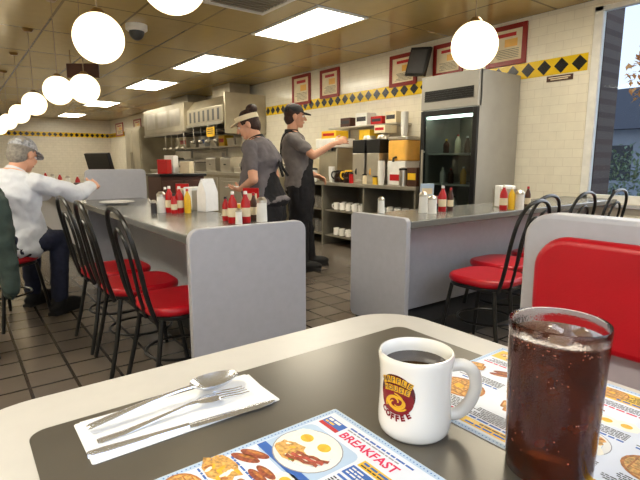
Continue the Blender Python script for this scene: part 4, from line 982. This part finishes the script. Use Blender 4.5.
MB().tube(spline([T@V(p) for p in ((.09,.13,.34),(.1,.07,.455),(.075,-.04,.51),(.05,-.115,.42),(.0,-.145,.28),(-.06,-.17,.14))],4),.012).tube(spline([T@V(p) for p in ((-.09,.13,.34),(-.1,.07,.455),(-.075,-.04,.51),(-.05,-.115,.42),(.0,-.145,.28),(.06,-.17,.14))],4),.012).build('apron_strap','blackcl',t)
pp=Matrix.Rotation(PR,3,'Z')@V((0,.26,.86))+V(PL)
t=thing('order_pad','small white order pad held by the person in the visor','notepad',pp,PR); MB().box((-.05,-.07,0),(.05,.07,.008)).build('pages','paper',t); MB().box((-.05,.06,.0081),(.05,.07,.011)).build('binding','redp',t)
# seated man
S3=.98
t,H,HR,T=person('seated man in white long sleeved shirt and speckled cap at the left counter',MANL,MANR,S3,(0,-.06,.545),28,
 [((.09,-.04,.545),(.17,.34,.53),(.21,.24,.085),(.05,1,0)),((-.09,-.04,.545),(-.14,.38,.53),(-.14,.36,.085),(0,1,0))],
 [((.33,.34,.86),(.27,.58,.90),(-.25,1,.3),(-.8,.2,-.5),.6),((-.27,.32,.83),(-.10,.55,.84),(.3,1,0),(.5,0,-1),.4)],(20,4,.01,-.01),'skin','shirtw','jean','long',.3,'shirtw')
hairdo(t,H,HR,S3,'hairg'); capbrim(t,H,HR,S3,'capcl')
f=MB()
f.loft([(0,-.30,.33,.20,.03),(0,-.305,.5,.235,.045),(0,-.30,.70,.235,.05),(0,-.285,.86,.215,.05),(0,-.275,.91,.17,.045),(0,-.27,.93,.1,.02)],Matrix.Identity(4))
f.cap((.21,-.28,.86),(.25,-.30,.42),.05,.042); f.cap((-.21,-.28,.86),(-.26,-.30,.40),.05,.042); f.ell((0,-.26,.92),(.1,.05,.03))
o=f.remesh('jacket','green',None,.01,3,.03); o.location=JL; o.rotation_euler=(0,0,PI/2); tag(o,'dark green jacket hung over a chair back at the left edge of the photo','jacket')
# ================================================================== world
wd=bpy.data.worlds.new('world'); C.world=wd; wd.use_nodes=True; N=wd.node_tree.nodes; L=wd.node_tree.links
bg=N['Background']; tc=N.new('ShaderNodeTexCoord'); sx=N.new('ShaderNodeSeparateXYZ'); cr=N.new('ShaderNodeValToRGB')
L.new(tc.outputs['Generated'],sx.inputs[0]); L.new(sx.outputs[2],cr.inputs[0]); L.new(cr.outputs[0],bg.inputs[0])
cr.color_ramp.elements[0].color=(.72,.80,.92,1); cr.color_ramp.elements[1].color=(.36,.54,.84,1); bg.inputs[1].default_value=1.5
for nm,loc,rot,sx_,sy_,e,c in (('window_daylight',(.3,-.45,1.55),(R(90),0,0),3.0,1.3,20,(.95,.97,1)),('side_window_daylight',(4.42,.85,1.55),(0,R(90),0),1.5,2.1,22,(.93,.96,1))):
    a=bpy.data.lights.new(nm,'AREA'); a.shape='RECTANGLE'; a.size=sx_; a.size_y=sy_; a.energy=e; a.color=c
    o=bpy.data.objects.new(nm,a); COL.objects.link(o); o.location=loc; o.rotation_euler=rot
